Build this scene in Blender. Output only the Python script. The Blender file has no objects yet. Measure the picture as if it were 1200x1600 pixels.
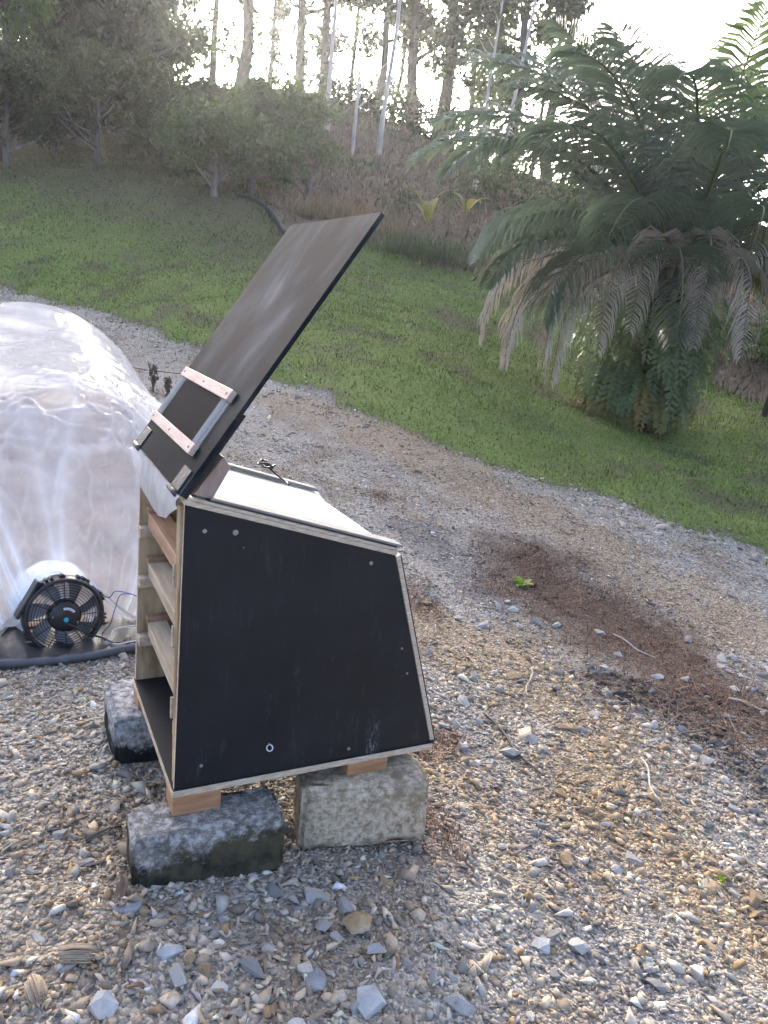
import bpy, bmesh, math, random
import numpy as np
from mathutils import Vector, Matrix, Euler, Quaternion

random.seed(7)
rng = np.random.default_rng(7)
R_ = math.radians
scene = bpy.context.scene
COL = scene.collection

# ------------------------------------------------------------------ camera
HC = 1.6                                    # eye height above the yard datum (m)
FPX = 1225.0                                # focal length in photo pixels (1200 x 1600)
CAMR = np.array([[0.99600041, -0.08934868, 0.0],
                 [0.02283712, 0.25457326, -0.9667838],
                 [0.08638086, 0.96291706, 0.25559554]])
cam_data = bpy.data.cameras.new('camera')
cam = bpy.data.objects.new('camera', cam_data)
COL.objects.link(cam)
cam_data.sensor_fit = 'VERTICAL'
cam_data.sensor_height = 24.0
cam_data.lens = FPX / 1600.0 * 24.0
cam_data.clip_start = 0.05
cam_data.clip_end = 2000
cam.matrix_world = Matrix.Translation((0, 0, HC)) @ Matrix(CAMR.tolist()).to_4x4()
scene.camera = cam

# ------------------------------------------------------------------ sky, sun, exposure
SUN_AZ, SUN_EL = R_(-13.6), R_(17.6)        # azimuth from +Y towards +X
world = bpy.data.worlds.new('World')
scene.world = world
world.use_nodes = True
wn = world.node_tree
sky = wn.nodes.new('ShaderNodeTexSky')
sky.sky_type = 'NISHITA'
sky.sun_disc = False
sky.sun_elevation = SUN_EL
sky.sun_rotation = SUN_AZ
sky.air_density = 0.45
sky.dust_density = 6.0
sky.ozone_density = 1.0
bg = wn.nodes['Background']
bg.inputs['Strength'].default_value = 0.15
wn.links.new(sky.outputs[0], bg.inputs[0])

sun_data = bpy.data.lights.new('sun', 'SUN')
sun_data.energy = 3.0
sun_data.angle = R_(4.0)
sun_data.color = (1.0, 0.91, 0.78)
sun = bpy.data.objects.new('sun', sun_data)
COL.objects.link(sun)
sd = Vector((math.sin(SUN_AZ) * math.cos(SUN_EL), math.cos(SUN_AZ) * math.cos(SUN_EL), math.sin(SUN_EL)))
sun.rotation_euler = (-sd).to_track_quat('-Z', 'Y').to_euler()
sun.location = (-8, 30, 40)

scene.view_settings.view_transform = 'Standard'
scene.view_settings.look = 'None'
scene.view_settings.gamma = 1.0
scene.view_settings.use_curve_mapping = False
scene.view_settings.exposure = 2.9
scene.render.engine = 'CYCLES'
scene.cycles.use_denoising = True
scene.cycles.max_bounces = 8
scene.cycles.transparent_max_bounces = 16
scene.cycles.volume_bounces = 0
scene.cycles.sample_clamp_indirect = 6.0

HAZE_DENSITY = 0.0008

# ------------------------------------------------------------------ picture geometry helpers
def ray(u, v):
    return CAMR @ np.array([(u - 600.0) / FPX, -(v - 800.0) / FPX, -1.0])

def pt(u, v, y):
    r = ray(u, v)
    return np.array([0, 0, HC]) + r * (y / r[1])

def ptz(u, v, z):
    r = ray(u, v)
    return np.array([0, 0, HC]) + r * ((z - HC) / r[2])

# ------------------------------------------------------------------ terrain (thin-plate spline through surveyed points)
ctrl = [(-.6, 1.7, .11), (.15, 2.03, .05), (-1.3, 3.0, .07), (-.85, 2.45, .09), (.1, 1.4, .06),
        (-.75, 1.3, .12), (0, 0, .05), (-2.5, 0, .2), (2.5, 0, -.25), (0, -6, .0), (-12, -6, .8), (12, -6, -1.0),
        (-1.1, 3.35, .08), (-2.0, 4.2, .12), (-2.6, 6.0, .28), (-4.0, 6.0, .4),
        (-40, 0, 4), (40, 0, -4), (-40, 30, 9), (45, 30, 1.0), (14, 10, -.6), (20, 20, .6), (-16, 12, 2.0),
        (-20, 62, 9), (0, 70, 5), (30, 66, 2), (-60, 70, 10), (60, 70, 0), (-40, 46, 15), (25, 46, 4.5), (0, -40, 0)]
for u, v, z in [(1200, 1600, -.08), (1200, 1250, -.2), (1200, 1100, -.3), (1200, 1000, -.33), (900, 950, -.17), (740, 850, -.01), (820, 1120, -.1)]:
    ctrl.append(tuple(ptz(u, v, z)))
for u, v, y in [(1200, 870, 6.7), (1050, 810, 7.0), (900, 770, 7.4), (700, 700, 8.3), (560, 640, 9.2), (430, 590, 10.0),
                (300, 545, 11.5), (120, 475, 14.5), (0, 445, 16.5), (700, 560, 12.2), (800, 620, 10.6), (1000, 680, 12.0), (1150, 660, 13.0), (1200, 600, 17),
                (600, 420, 19.5), (480, 370, 21), (330, 315, 21.5), (150, 265, 25.5), (10, 270, 25.0), (600, 340, 25), (550, 240, 37),
                (590, 246, 36), (740, 297, 29), (800, 330, 26), (670, 345, 23), (520, 158, 48), (640, 205, 46.5), (740, 252, 45),
                (330, 150, 44), (100, 200, 38), (860, 290, 40), (200, 380, 19), (430, 470, 14.5)]:
    ctrl.append(tuple(pt(u, v, y)))
ctrl = np.array(ctrl)

def _tps_k(r2):
    return np.where(r2 > 1e-9, r2 * np.log(np.maximum(r2, 1e-9)) * .5, 0.0)

_n = len(ctrl)
_d2 = ((ctrl[:, None, :2] - ctrl[None, :, :2]) ** 2).sum(-1)
_A = np.zeros((_n + 3, _n + 3))
_A[:_n, :_n] = _tps_k(_d2) + np.eye(_n) * .4
_A[:_n, _n] = 1
_A[:_n, _n + 1:] = ctrl[:, :2]
_A[_n, :_n] = 1
_A[_n + 1:, :_n] = ctrl[:, :2].T
_w = np.linalg.solve(_A, np.r_[ctrl[:, 2], 0, 0, 0])

# smooth lattice value noise
_lat = rng.random((256, 256))
def vnoise(x, y, s):
    x = np.asarray(x, float) * s + 1000.3
    y = np.asarray(y, float) * s + 1000.7
    xi = np.floor(x).astype(int)
    yi = np.floor(y).astype(int)
    fx = x - xi
    fy = y - yi
    fx = fx * fx * (3 - 2 * fx)
    fy = fy * fy * (3 - 2 * fy)
    g = lambda a, b: _lat[a & 255, b & 255]
    return (g(xi, yi) * (1 - fx) + g(xi + 1, yi) * fx) * (1 - fy) + (g(xi, yi + 1) * (1 - fx) + g(xi + 1, yi + 1) * fx) * fy

def fnoise(x, y, s, o=3):
    t = 0
    a = 1
    w = 0
    for i in range(o):
        t = t + a * vnoise(np.asarray(x) + 17.1 * i, np.asarray(y) - 9.3 * i, s * 2 ** i)
        w += a
        a *= .5
    return t / w

def sstep(a, b, x):
    t = np.clip((x - a) / (b - a), 0, 1)
    return t * t * (3 - 2 * t)

def terrain_base(x, y):
    x = np.asarray(x, float)
    y = np.asarray(y, float)
    sh = x.shape
    xf = x.ravel()
    yf = y.ravel()
    out = np.empty(len(xf))
    for i in range(0, len(xf), 20000):
        xs = xf[i:i + 20000]
        ys = yf[i:i + 20000]
        r2 = (xs[:, None] - ctrl[None, :, 0]) ** 2 + (ys[:, None] - ctrl[None, :, 1]) ** 2
        out[i:i + 20000] = _tps_k(r2) @ _w[:_n] + _w[_n] + xs * _w[_n + 1] + ys * _w[_n + 2]
    return out.reshape(sh)

LAWN_EDGE = np.array([(-60, 34.0), (-20, 23.5)] + [tuple(pt(u, v, y)[:2]) for u, v, y in
            [(0, 445, 16.5), (120, 475, 14.5), (300, 545, 11.5), (430, 590, 10), (560, 640, 9.2), (700, 700, 8.3), (900, 770, 7.4), (1050, 810, 7.0), (1200, 870, 6.7)]] +
            [(9, 5.6), (40, 2.0)])
HILL_EDGE = np.array([(-60, 52), (-25, 46), (-13.5, 40)] + [tuple(pt(u, v, y)[:2]) for u, v, y in
            [(250, 215, 33), (345, 285, 25), (440, 368, 20.5), (520, 385, 20.3), (610, 375, 21.5), (690, 400, 20), (800, 440, 19.5)]] +
            [tuple(pt(1000, 520, 18.5)[:2]), tuple(pt(1130, 600, 15.5)[:2]), (9.0, 13.6), (40, 12)])
def lawn_y(x):
    return np.interp(x, LAWN_EDGE[:, 0], LAWN_EDGE[:, 1])
def hill_y(x):
    return np.interp(x, HILL_EDGE[:, 0], HILL_EDGE[:, 1])

def terrain(x, y):
    z = terrain_base(x, y)
    ld = np.asarray(y) - lawn_y(x)
    lawn_w = sstep(0.0, 1.0, ld)
    near = sstep(7, 1, np.hypot(x, y))
    z = z + ((fnoise(x, y, .55, 3) - .5) * .34 + (fnoise(x * .6, y * 1.5, .5, 2) - .5) * .22) * lawn_w
    z = z + .06 * sstep(-.05, .35, ld) * (1 - sstep(40, 60, np.asarray(y)))
    z = z + (fnoise(x, y, 1.6, 3) - .5) * .06 * (1 - lawn_w)
    z = z + (fnoise(x, y, 9.0, 2) - .5) * .022 * near
    return z

def tz(x, y):
    return float(terrain(np.array([x]), np.array([y]))[0])

def gp(u, v, smin=1.0, smax=70.0):
    """where the line of sight through a photo pixel meets the ground"""
    r = ray(u, v)
    ts = np.geomspace(smin, smax, 500)
    P = np.array([0, 0, HC]) + ts[:, None] * r
    d = P[:, 2] - terrain(P[:, 0], P[:, 1])
    i = int(np.argmax(d < 0)) if (d < 0).any() else len(ts) - 1
    if i == 0:
        return P[0]
    a = d[i - 1] / (d[i - 1] - d[i] + 1e-9)
    p = P[i - 1] * (1 - a) + P[i] * a
    p[2] = tz(p[0], p[1])
    return p

# ------------------------------------------------------------------ object helpers
def tag(o, label=None, cat=None, group=None, kind=None):
    if label: o['label'] = label
    if cat: o['category'] = cat
    if group: o['group'] = group
    if kind: o['kind'] = kind
    return o

def empty(name, loc, rz=0, label=None, cat=None, group=None):
    o = bpy.data.objects.new(name, None)
    COL.objects.link(o)
    o.location = loc
    o.rotation_euler = (0, 0, rz)
    o.empty_display_size = .1
    return tag(o, label, cat, group)

def link(name, me, parent=None):
    o = bpy.data.objects.new(name, me)
    COL.objects.link(o)
    o.parent = parent
    return o

def fast_mesh(name, V, F, mats, cols=None, smooth=False, mi=None):
    """V (n,3), F (m,k) all same k"""
    V = np.ascontiguousarray(V, np.float32)
    F = np.ascontiguousarray(F, np.int32)
    me = bpy.data.meshes.new(name)
    m, k = F.shape
    me.vertices.add(len(V))
    me.vertices.foreach_set('co', V.ravel())
    me.loops.add(m * k)
    me.loops.foreach_set('vertex_index', F.ravel())
    me.polygons.add(m)
    me.polygons.foreach_set('loop_start', np.arange(m, dtype=np.int32) * k)
    me.polygons.foreach_set('loop_total', np.full(m, k, np.int32))
    if smooth:
        me.polygons.foreach_set('use_smooth', np.ones(m, bool))
    if mi is not None:
        me.polygons.foreach_set('material_index', np.ascontiguousarray(mi, np.int32))
    for mm in (mats if isinstance(mats, (list, tuple)) else [mats]):
        me.materials.append(mm)
    if cols is not None:
        a = me.color_attributes.new('Col', 'FLOAT_COLOR', 'POINT')
        c = np.ones((len(V), 4), np.float32)
        c[:, :3] = cols
        a.data.foreach_set('color', c.ravel())
    me.update(calc_edges=True)
    me.validate()
    return me

def bm_obj(name, bm, mats, parent=None, smooth=False):
    me = bpy.data.meshes.new(name)
    bmesh.ops.recalc_face_normals(bm, faces=bm.faces)
    bm.to_mesh(me)
    bm.free()
    for mm in (mats if isinstance(mats, (list, tuple)) else [mats]):
        me.materials.append(mm)
    if smooth:
        me.polygons.foreach_set('use_smooth', np.ones(len(me.polygons), bool))
    return link(name, me, parent)

def bm_box(bm, lo, hi, bevel=.0015, M=None):
    r = bmesh.ops.create_cube(bm, size=1)
    vs = r['verts']
    lo = Vector(lo)
    hi = Vector(hi)
    for v in vs:
        v.co = Vector(((v.co.x + .5) * (hi.x - lo.x) + lo.x, (v.co.y + .5) * (hi.y - lo.y) + lo.y, (v.co.z + .5) * (hi.z - lo.z) + lo.z))
    if bevel:
        es = list({e for v in vs for e in v.link_edges})
        rr = bmesh.ops.bevel(bm, geom=es, offset=bevel, segments=1, affect='EDGES')
        vs = list({v for f in rr['faces'] for v in f.verts} | {v for v in vs if v.is_valid})
    if M is not None:
        bmesh.ops.transform(bm, matrix=M, verts=[v for v in vs if v.is_valid])
    return vs

def box(name, lo, hi, mat_, parent=None, bevel=.0015, M=None):
    bm = bmesh.new()
    bm_box(bm, lo, hi, bevel, M)
    return bm_obj(name, bm, mat_, parent)

def prism(name, poly, y0, y1, mats, parent, face_mat=0, edge_mat=1, bevel=.001):
    """polygon in (x,z) extruded along y: flat faces take mats[face_mat], rims mats[edge_mat]"""
    bm = bmesh.new()
    a = [bm.verts.new((x, y0, z)) for x, z in poly]
    b = [bm.verts.new((x, y1, z)) for x, z in poly]
    f1 = bm.faces.new(a)
    f2 = bm.faces.new(b[::-1])
    f1.material_index = f2.material_index = face_mat
    n = len(poly)
    for i in range(n):
        f = bm.faces.new([a[i], b[i], b[(i + 1) % n], a[(i + 1) % n]])
        f.material_index = edge_mat
    if bevel:
        bmesh.ops.bevel(bm, geom=list(bm.edges), offset=bevel, segments=1, affect='EDGES')
    return bm_obj(name, bm, mats, parent)

def tube_arrays(P, rad, seg=8, cap=True):
    """swept tube through points P with radii; returns V, quads"""
    P = np.asarray(P, float)
    n = len(P)
    rad = np.broadcast_to(np.asarray(rad, float), (n,))
    T = np.gradient(P, axis=0)
    T /= np.linalg.norm(T, axis=1)[:, None] + 1e-9
    ref = np.array([0, 0, 1.0]) if abs(T[0, 2]) < .9 else np.array([1.0, 0, 0])
    V = []
    a = np.arange(seg) * 2 * np.pi / seg
    nrm = np.cross(T[0], ref)
    nrm /= np.linalg.norm(nrm)
    for i in range(n):
        nrm = nrm - T[i] * (nrm @ T[i])
        nrm /= np.linalg.norm(nrm) + 1e-9
        b = np.cross(T[i], nrm)
        V.append(P[i] + rad[i] * (np.cos(a)[:, None] * nrm + np.sin(a)[:, None] * b))
    V = np.concatenate(V)
    i = np.arange(n - 1)[:, None] * seg
    j = np.arange(seg)[None, :]
    F = np.stack([i + j, i + (j + 1) % seg, i + seg + (j + 1) % seg, i + seg + j], -1).reshape(-1, 4)
    if cap:
        c0 = len(V)
        V = np.r_[V, P[:1], P[-1:]]
        k = np.arange(seg)
        F = np.r_[F, np.stack([np.full(seg, c0), (k + 1) % seg, k, np.full(seg, c0)], -1)[:, [0, 1, 2, 2]] if False else np.stack([(k + 1) % seg, k, np.full(seg, c0), np.full(seg, c0)], -1)]
        F = np.r_[F, np.stack([(n - 1) * seg + k, (n - 1) * seg + (k + 1) % seg, np.full(seg, c0 + 1), np.full(seg, c0 + 1)], -1)]
    return V, F

def poly_mesh(name, V, F, mats, smooth=False):
    """mixed faces where repeated indices mark triangles"""
    me = bpy.data.meshes.new(name)
    fl = []
    for f in np.asarray(F).tolist():
        g = []
        for k in f:
            if k not in g:
                g.append(k)
        fl.append(g)
    me.from_pydata([tuple(p) for p in np.asarray(V).tolist()], [], fl)
    for mm in (mats if isinstance(mats, (list, tuple)) else [mats]):
        me.materials.append(mm)
    if smooth:
        me.polygons.foreach_set('use_smooth', np.ones(len(me.polygons), bool))
    me.update()
    return me

def tube(name, P, rad, mat_, parent=None, seg=8, spline=True, res=6):
    P = np.asarray(P, float)
    if spline and len(P) > 2:
        Q = []
        E = np.r_[[2 * P[0] - P[1]], P, [2 * P[-1] - P[-2]]]
        for i in range(1, len(E) - 2):
            for t in np.linspace(0, 1, res, endpoint=False):
                p0, p1, p2, p3 = E[i - 1:i + 3]
                Q.append(.5 * ((2 * p1) + (-p0 + p2) * t + (2 * p0 - 5 * p1 + 4 * p2 - p3) * t * t + (-p0 + 3 * p1 - 3 * p2 + p3) * t ** 3))
        Q.append(P[-1])
        r = np.interp(np.linspace(0, 1, len(Q)), np.linspace(0, 1, len(P)), np.broadcast_to(np.asarray(rad, float), (len(P),)))
        P = np.array(Q)
        rad = r
    V, F = tube_arrays(P, rad, seg)
    return link(name, poly_mesh(name, V, F, mat_, True), parent)

# ------------------------------------------------------------------ materials
def new_mat(name):
    m = bpy.data.materials.new(name)
    m.use_nodes = True
    nt = m.node_tree
    return m, nt, nt.nodes['Principled BSDF']

def N(nt, t, **kw):
    n = nt.nodes.new(t)
    for k, v in kw.items():
        if k in n.inputs:
            n.inputs[k].default_value = v
        else:
            setattr(n, k, v)
    return n

def noise_ramp(nt, coord, scale, stops, detail=6, rough=.6, dist=0.0, stretch=None):
    n = N(nt, 'ShaderNodeTexNoise', Scale=scale, Detail=detail, Roughness=rough, Distortion=dist)
    src = coord
    if stretch:
        mp = N(nt, 'ShaderNodeMapping')
        mp.inputs['Scale'].default_value = stretch
        nt.links.new(coord, mp.inputs[0])
        src = mp.outputs[0]
    nt.links.new(src, n.inputs['Vector'])
    r = N(nt, 'ShaderNodeValToRGB')
    els = r.color_ramp.elements
    els[0].position, els[0].color = stops[0][0], (*stops[0][1], 1)
    els[1].position, els[1].color = stops[-1][0], (*stops[-1][1], 1)
    for p, c in stops[1:-1]:
        e = els.new(p)
        e.color = (*c, 1)
    nt.links.new(n.outputs['Fac'], r.inputs[0])
    return n, r

def mixc(nt, a, b, fac, mode='MIX'):
    m = N(nt, 'ShaderNodeMix', data_type='RGBA', blend_type=mode)
    for s, i in ((a, 6), (b, 7), (fac, 0)):
        if isinstance(s, (int, float)):
            m.inputs[i].default_value = s
        elif isinstance(s, tuple):
            m.inputs[i].default_value = (*s, 1)
        else:
            nt.links.new(s, m.inputs[i])
    return m.outputs[2]

def bump(nt, bsdf, h, strength=.3, dist=.01):
    b = N(nt, 'ShaderNodeBump', Strength=strength, Distance=dist)
    nt.links.new(h, b.inputs['Height'])
    nt.links.new(b.outputs[0], bsdf.inputs['Normal'])

def simple(name, stops, scale=8, rough=.7, bump_s=.2, bump_d=.003, stretch=None, detail=6, metal=0, spec=.5, rand=0):
    m, nt, b = new_mat(name)
    tc = N(nt, 'ShaderNodeTexCoord')
    co = tc.outputs['Object']
    n, r = noise_ramp(nt, co, scale, stops, detail, stretch=stretch)
    c = r.outputs[0]
    if rand:
        oi = N(nt, 'ShaderNodeObjectInfo')
        hs = N(nt, 'ShaderNodeHueSaturation')
        mr = N(nt, 'ShaderNodeMapRange')
        mr.inputs[3].default_value = 1 - rand
        mr.inputs[4].default_value = 1 + rand
        nt.links.new(oi.outputs['Random'], mr.inputs[0])
        nt.links.new(mr.outputs[0], hs.inputs['Value'])
        nt.links.new(c, hs.inputs['Color'])
        c = hs.outputs[0]
    nt.links.new(c, b.inputs['Base Color'])
    b.inputs['Roughness'].default_value = rough
    b.inputs['Metallic'].default_value = metal
    b.inputs['Specular IOR Level'].default_value = spec
    if bump_s:
        bump(nt, b, n.outputs['Fac'], bump_s, bump_d)
    return m

def attr_mat(name, scale=30, var=.35, rough=.85, bump_s=.4, bump_d=.004, transl=0, spec=.3):
    """colour from the Col attribute, varied with fine noise"""
    m, nt, b = new_mat(name)
    at = N(nt, 'ShaderNodeAttribute', attribute_name='Col')
    tc = N(nt, 'ShaderNodeTexCoord')
    n = N(nt, 'ShaderNodeTexNoise', Scale=scale, Detail=5, Roughness=.7)
    nt.links.new(tc.outputs['Object'], n.inputs['Vector'])
    mr = N(nt, 'ShaderNodeMapRange')
    mr.inputs[1].default_value = .25
    mr.inputs[2].default_value = .75
    mr.inputs[3].default_value = 1 - var
    mr.inputs[4].default_value = 1 + var
    nt.links.new(n.outputs['Fac'], mr.inputs[0])
    c = mixc(nt, at.outputs['Color'], (1, 1, 1), 0.0)
    vm = N(nt, 'ShaderNodeVectorMath', operation='SCALE')
    nt.links.new(c, vm.inputs[0])
    nt.links.new(mr.outputs[0], vm.inputs['Scale'])
    nt.links.new(vm.outputs[0], b.inputs['Base Color'])
    b.inputs['Roughness'].default_value = rough
    b.inputs['Specular IOR Level'].default_value = spec
    if bump_s:
        bump(nt, b, n.outputs['Fac'], bump_s, bump_d)
    if transl:
        tr = N(nt, 'ShaderNodeBsdfTranslucent')
        nt.links.new(vm.outputs[0], tr.inputs[0])
        mx = N(nt, 'ShaderNodeMixShader')
        mx.inputs[0].default_value = transl
        nt.links.new(b.outputs[0], mx.inputs[1])
        nt.links.new(tr.outputs[0], mx.inputs[2])
        nt.links.new(mx.outputs[0], nt.nodes['Material Output'].inputs['Surface'])
    return m

def leaf_mat(name, c1, c2, c3, transl=.35, rough=.5, spec=.4, scale=1.5):
    m, nt, b = new_mat(name)
    tc = N(nt, 'ShaderNodeTexCoord')
    n, r = noise_ramp(nt, tc.outputs['Object'], scale, [(.3, c1), (.5, c2), (.72, c3)], 5, .75)
    nt.links.new(r.outputs[0], b.inputs['Base Color'])
    b.inputs['Roughness'].default_value = rough
    b.inputs['Specular IOR Level'].default_value = spec
    tr = N(nt, 'ShaderNodeBsdfTranslucent')
    hs = N(nt, 'ShaderNodeHueSaturation', Saturation=1.1, Value=1.5)
    nt.links.new(r.outputs[0], hs.inputs['Color'])
    nt.links.new(hs.outputs[0], tr.inputs[0])
    mx = N(nt, 'ShaderNodeMixShader')
    mx.inputs[0].default_value = transl
    nt.links.new(b.outputs[0], mx.inputs[1])
    nt.links.new(tr.outputs[0], mx.inputs[2])
    nt.links.new(mx.outputs[0], nt.nodes['Material Output'].inputs['Surface'])
    return m

def ground_mat(name, kind):
    m, nt, b = new_mat(name)
    at = N(nt, 'ShaderNodeAttribute', attribute_name='Col')
    tc = N(nt, 'ShaderNodeTexCoord')
    co = tc.outputs['Object']
    if kind == 'gravel':
        v = N(nt, 'ShaderNodeTexVoronoi', Scale=95.0, Randomness=1.0)
        nt.links.new(co, v.inputs['Vector'])
        v2 = N(nt, 'ShaderNodeTexVoronoi', Scale=38.0, Randomness=1.0)
        nt.links.new(co, v2.inputs['Vector'])
        sep = N(nt, 'ShaderNodeSeparateColor')
        nt.links.new(v.outputs['Color'], sep.inputs[0])
        mr = N(nt, 'ShaderNodeMapRange')
        mr.inputs[3].default_value = .45
        mr.inputs[4].default_value = 1.35
        nt.links.new(sep.outputs[0], mr.inputs[0])
        vm = N(nt, 'ShaderNodeVectorMath', operation='SCALE')
        nt.links.new(at.outputs['Color'], vm.inputs[0])
        nt.links.new(mr.outputs[0], vm.inputs['Scale'])
        nt.links.new(vm.outputs[0], b.inputs['Base Color'])
        ad = N(nt, 'ShaderNodeMath', operation='MULTIPLY_ADD')
        nt.links.new(v.outputs['Distance'], ad.inputs[0])
        ad.inputs[1].default_value = -1.0
        nt.links.new(v2.outputs['Distance'], ad.inputs[2])
        bump(nt, b, ad.outputs[0], .9, .012)
    else:
        n = N(nt, 'ShaderNodeTexNoise', Scale=22.0 if kind == 'lawn' else 9.0, Detail=8, Roughness=.75)
        nt.links.new(co, n.inputs['Vector'])
        mr = N(nt, 'ShaderNodeMapRange')
        mr.inputs[1].default_value = .3
        mr.inputs[2].default_value = .7
        mr.inputs[3].default_value = .6
        mr.inputs[4].default_value = 1.4
        nt.links.new(n.outputs['Fac'], mr.inputs[0])
        vm = N(nt, 'ShaderNodeVectorMath', operation='SCALE')
        nt.links.new(at.outputs['Color'], vm.inputs[0])
        nt.links.new(mr.outputs[0], vm.inputs['Scale'])
        nt.links.new(vm.outputs[0], b.inputs['Base Color'])
        bump(nt, b, n.outputs['Fac'], .8, .03 if kind == 'lawn' else .06)
    b.inputs['Roughness'].default_value = .9
    b.inputs['Specular IOR Level'].default_value = .2
    return m

MAT = {}
MAT['gravel'] = ground_mat('gravel_ground', 'gravel')
MAT['lawn'] = ground_mat('lawn_ground', 'lawn')
MAT['hill'] = ground_mat('hill_ground', 'hill')
MAT['stone'] = attr_mat('loose_stone', 45, .28, .85, .5, .003)
MAT['grass'] = attr_mat('grass_blade', 3, .25, .7, 0, 0, transl=.3)
MAT['litter'] = attr_mat('dry_litter', 4, .25, .85, 0, 0, transl=.12)

# ------------------------------------------------------------------ gravel colours by place
def blob(x, y, pts, r):
    """soft weight near a polyline on the ground"""
    d = np.full(np.shape(x), 1e9)
    pts = np.asarray(pts)
    for a, b_ in zip(pts[:-1], pts[1:]):
        ab = b_ - a
        t = np.clip(((x - a[0]) * ab[0] + (y - a[1]) * ab[1]) / (ab @ ab + 1e-9), 0, 1)
        d = np.minimum(d, np.hypot(x - a[0] - t * ab[0], y - a[1] - t * ab[1]))
    nz = (fnoise(x, y, 2.2, 3) - .5) * 1.3
    return sstep(1.0, .45, d / r + nz)

G2 = lambda L: [gp(u, v)[:2] for u, v in L]
Z_OCHRE_ROAD = G2([(440, 625), (560, 665), (700, 735), (850, 815), (1000, 900), (1150, 970), (1250, 1010)])
Z_OCHRE_BANK = G2([(640, 960), (760, 1020), (900, 1120), (1010, 1270), (1120, 1400)])
Z_OCHRE_BANK2 = G2([(690, 1170), (840, 1290), (900, 1390)])
Z_CHAR = G2([(960, 1065), (1060, 1120), (1200, 1230), (1330, 1330)])
Z_CHAR2 = G2([(640, 820), (740, 900), (790, 960)])
Z_GREYBAND = G2([(690, 1100), (860, 1330), (1010, 1600)])
Z_MOSS = [G2([(650, 925), (672, 960)]), G2([(690, 1150), (660, 1165)]), G2([(660, 1260), (690, 1330)]), G2([(590, 770), (600, 785)])]
PATCH = np.array(G2([(725, 838), (800, 842), (880, 868), (1000, 940), (1110, 1020), (1230, 1090), (1420, 1190), (1400, 1290), (1235, 1190), (1130, 1140), (1040, 1120), (960, 1050), (860, 985), (790, 925)]))

def in_poly(x, y, P):
    c = np.zeros(np.shape(x), bool)
    j = len(P) - 1
    for i in range(len(P)):
        cond = ((P[i, 1] > y) != (P[j, 1] > y)) & (x < (P[j, 0] - P[i, 0]) * (y - P[i, 1]) / (P[j, 1] - P[i, 1] + 1e-12) + P[i, 0])
        c ^= cond
        j = i
    return c

def patch_w(x, y):
    """soft-edged weight of the dead weed patch"""
    jx = x + (fnoise(x, y, 2.0, 4) - .5) * .9
    jy = y + (fnoise(x + 9, y + 4, 2.0, 4) - .5) * .9
    w = 0
    for a in range(8):
        r_ = .05 + .16 * (a % 3)
        w = w + in_poly(jx + r_ * math.cos(a * .785), jy + r_ * math.sin(a * .785), PATCH).astype(float) / 8
    return w

def gravel_col(x, y):
    n1 = fnoise(x, y, .8, 3)[..., None]
    n2 = fnoise(x + 50, y, 3.5, 3)[..., None]
    c = np.array([.32, .282, .232]) * (1 - n1) + np.array([.41, .372, .315]) * n1
    c = c * (1 - .45 * sstep(.5, .7, n2)) + np.array([.22, .155, .09]) * .45 * sstep(.5, .7, n2)
    def mx(c, w, col):
        w = np.asarray(w)[..., None]
        return c * (1 - w) + np.array(col) * w
    c = mx(c, .65 * blob(x, y, Z_OCHRE_ROAD, .55), (.33, .245, .155))
    c = mx(c, .62 * blob(x, y, Z_OCHRE_BANK, .38), (.335, .24, .135))
    c = mx(c, .6 * blob(x, y, Z_OCHRE_BANK2, .26), (.31, .22, .125))
    c = mx(c, .5 * blob(x, y, Z_GREYBAND, .12), (.2, .2, .21))
    c = mx(c, .6 * blob(x, y, Z_CHAR, .2), (.09, .09, .095))
    c = mx(c, .5 * blob(x, y, Z_CHAR2, .25), (.12, .12, .13))
    for z in Z_MOSS:
        c = mx(c, .55 * blob(x, y, z, .12), (.16, .09, .06))
    c = mx(c, .92 * patch_w(x, y), (.115, .070, .047))
    return c

def lawn_col(x, y):
    n1 = fnoise(x, y, .45, 3)[..., None]
    n2 = fnoise(x + 30, y + 11, 1.7, 3)[..., None]
    c = np.array([.105, .148, .036]) * (1 - n1) + np.array([.19, .222, .062]) * n1
    w = .72 * sstep(.50, .68, n2) * (.45 + .55 * sstep(.35, .6, fnoise(x - 8, y * 1.8, .35, 2)))[..., None]
    c = c * (1 - w) + np.array([.115, .098, .055]) * w
    # bare earth and leaf litter under the shrubs
    hd = (hill_y(x) - y)[..., None]
    w = sstep(9, 4.0, (np.interp(x, [-30, -14, -4, 0], [34, 31, 25, 20]) - y)[..., None] + (n2 - .5) * 4) * sstep(-.5, -4.5, x)[..., None] * .75
    c = c * (1 - w) + np.array([.085, .062, .042]) * w
    return c

def hill_col(x, y):
    n1 = fnoise(x, y, .35, 3)[..., None]
    n2 = fnoise(x + 3, y + 70, 1.4, 3)[..., None]
    c = np.array([.13, .085, .055]) * (1 - n1) + np.array([.21, .155, .10]) * n1
    w = .6 * sstep(.5, .66, n2)
    c = c * (1 - w) + np.array([.09, .09, .045]) * w
    w = (sstep(40, 45, y + (n2[..., 0] - .5) * 6))[..., None] * .85 + 0
    c = c * (1 - w) + np.array([.045, .06, .025]) * w
    return c

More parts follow.
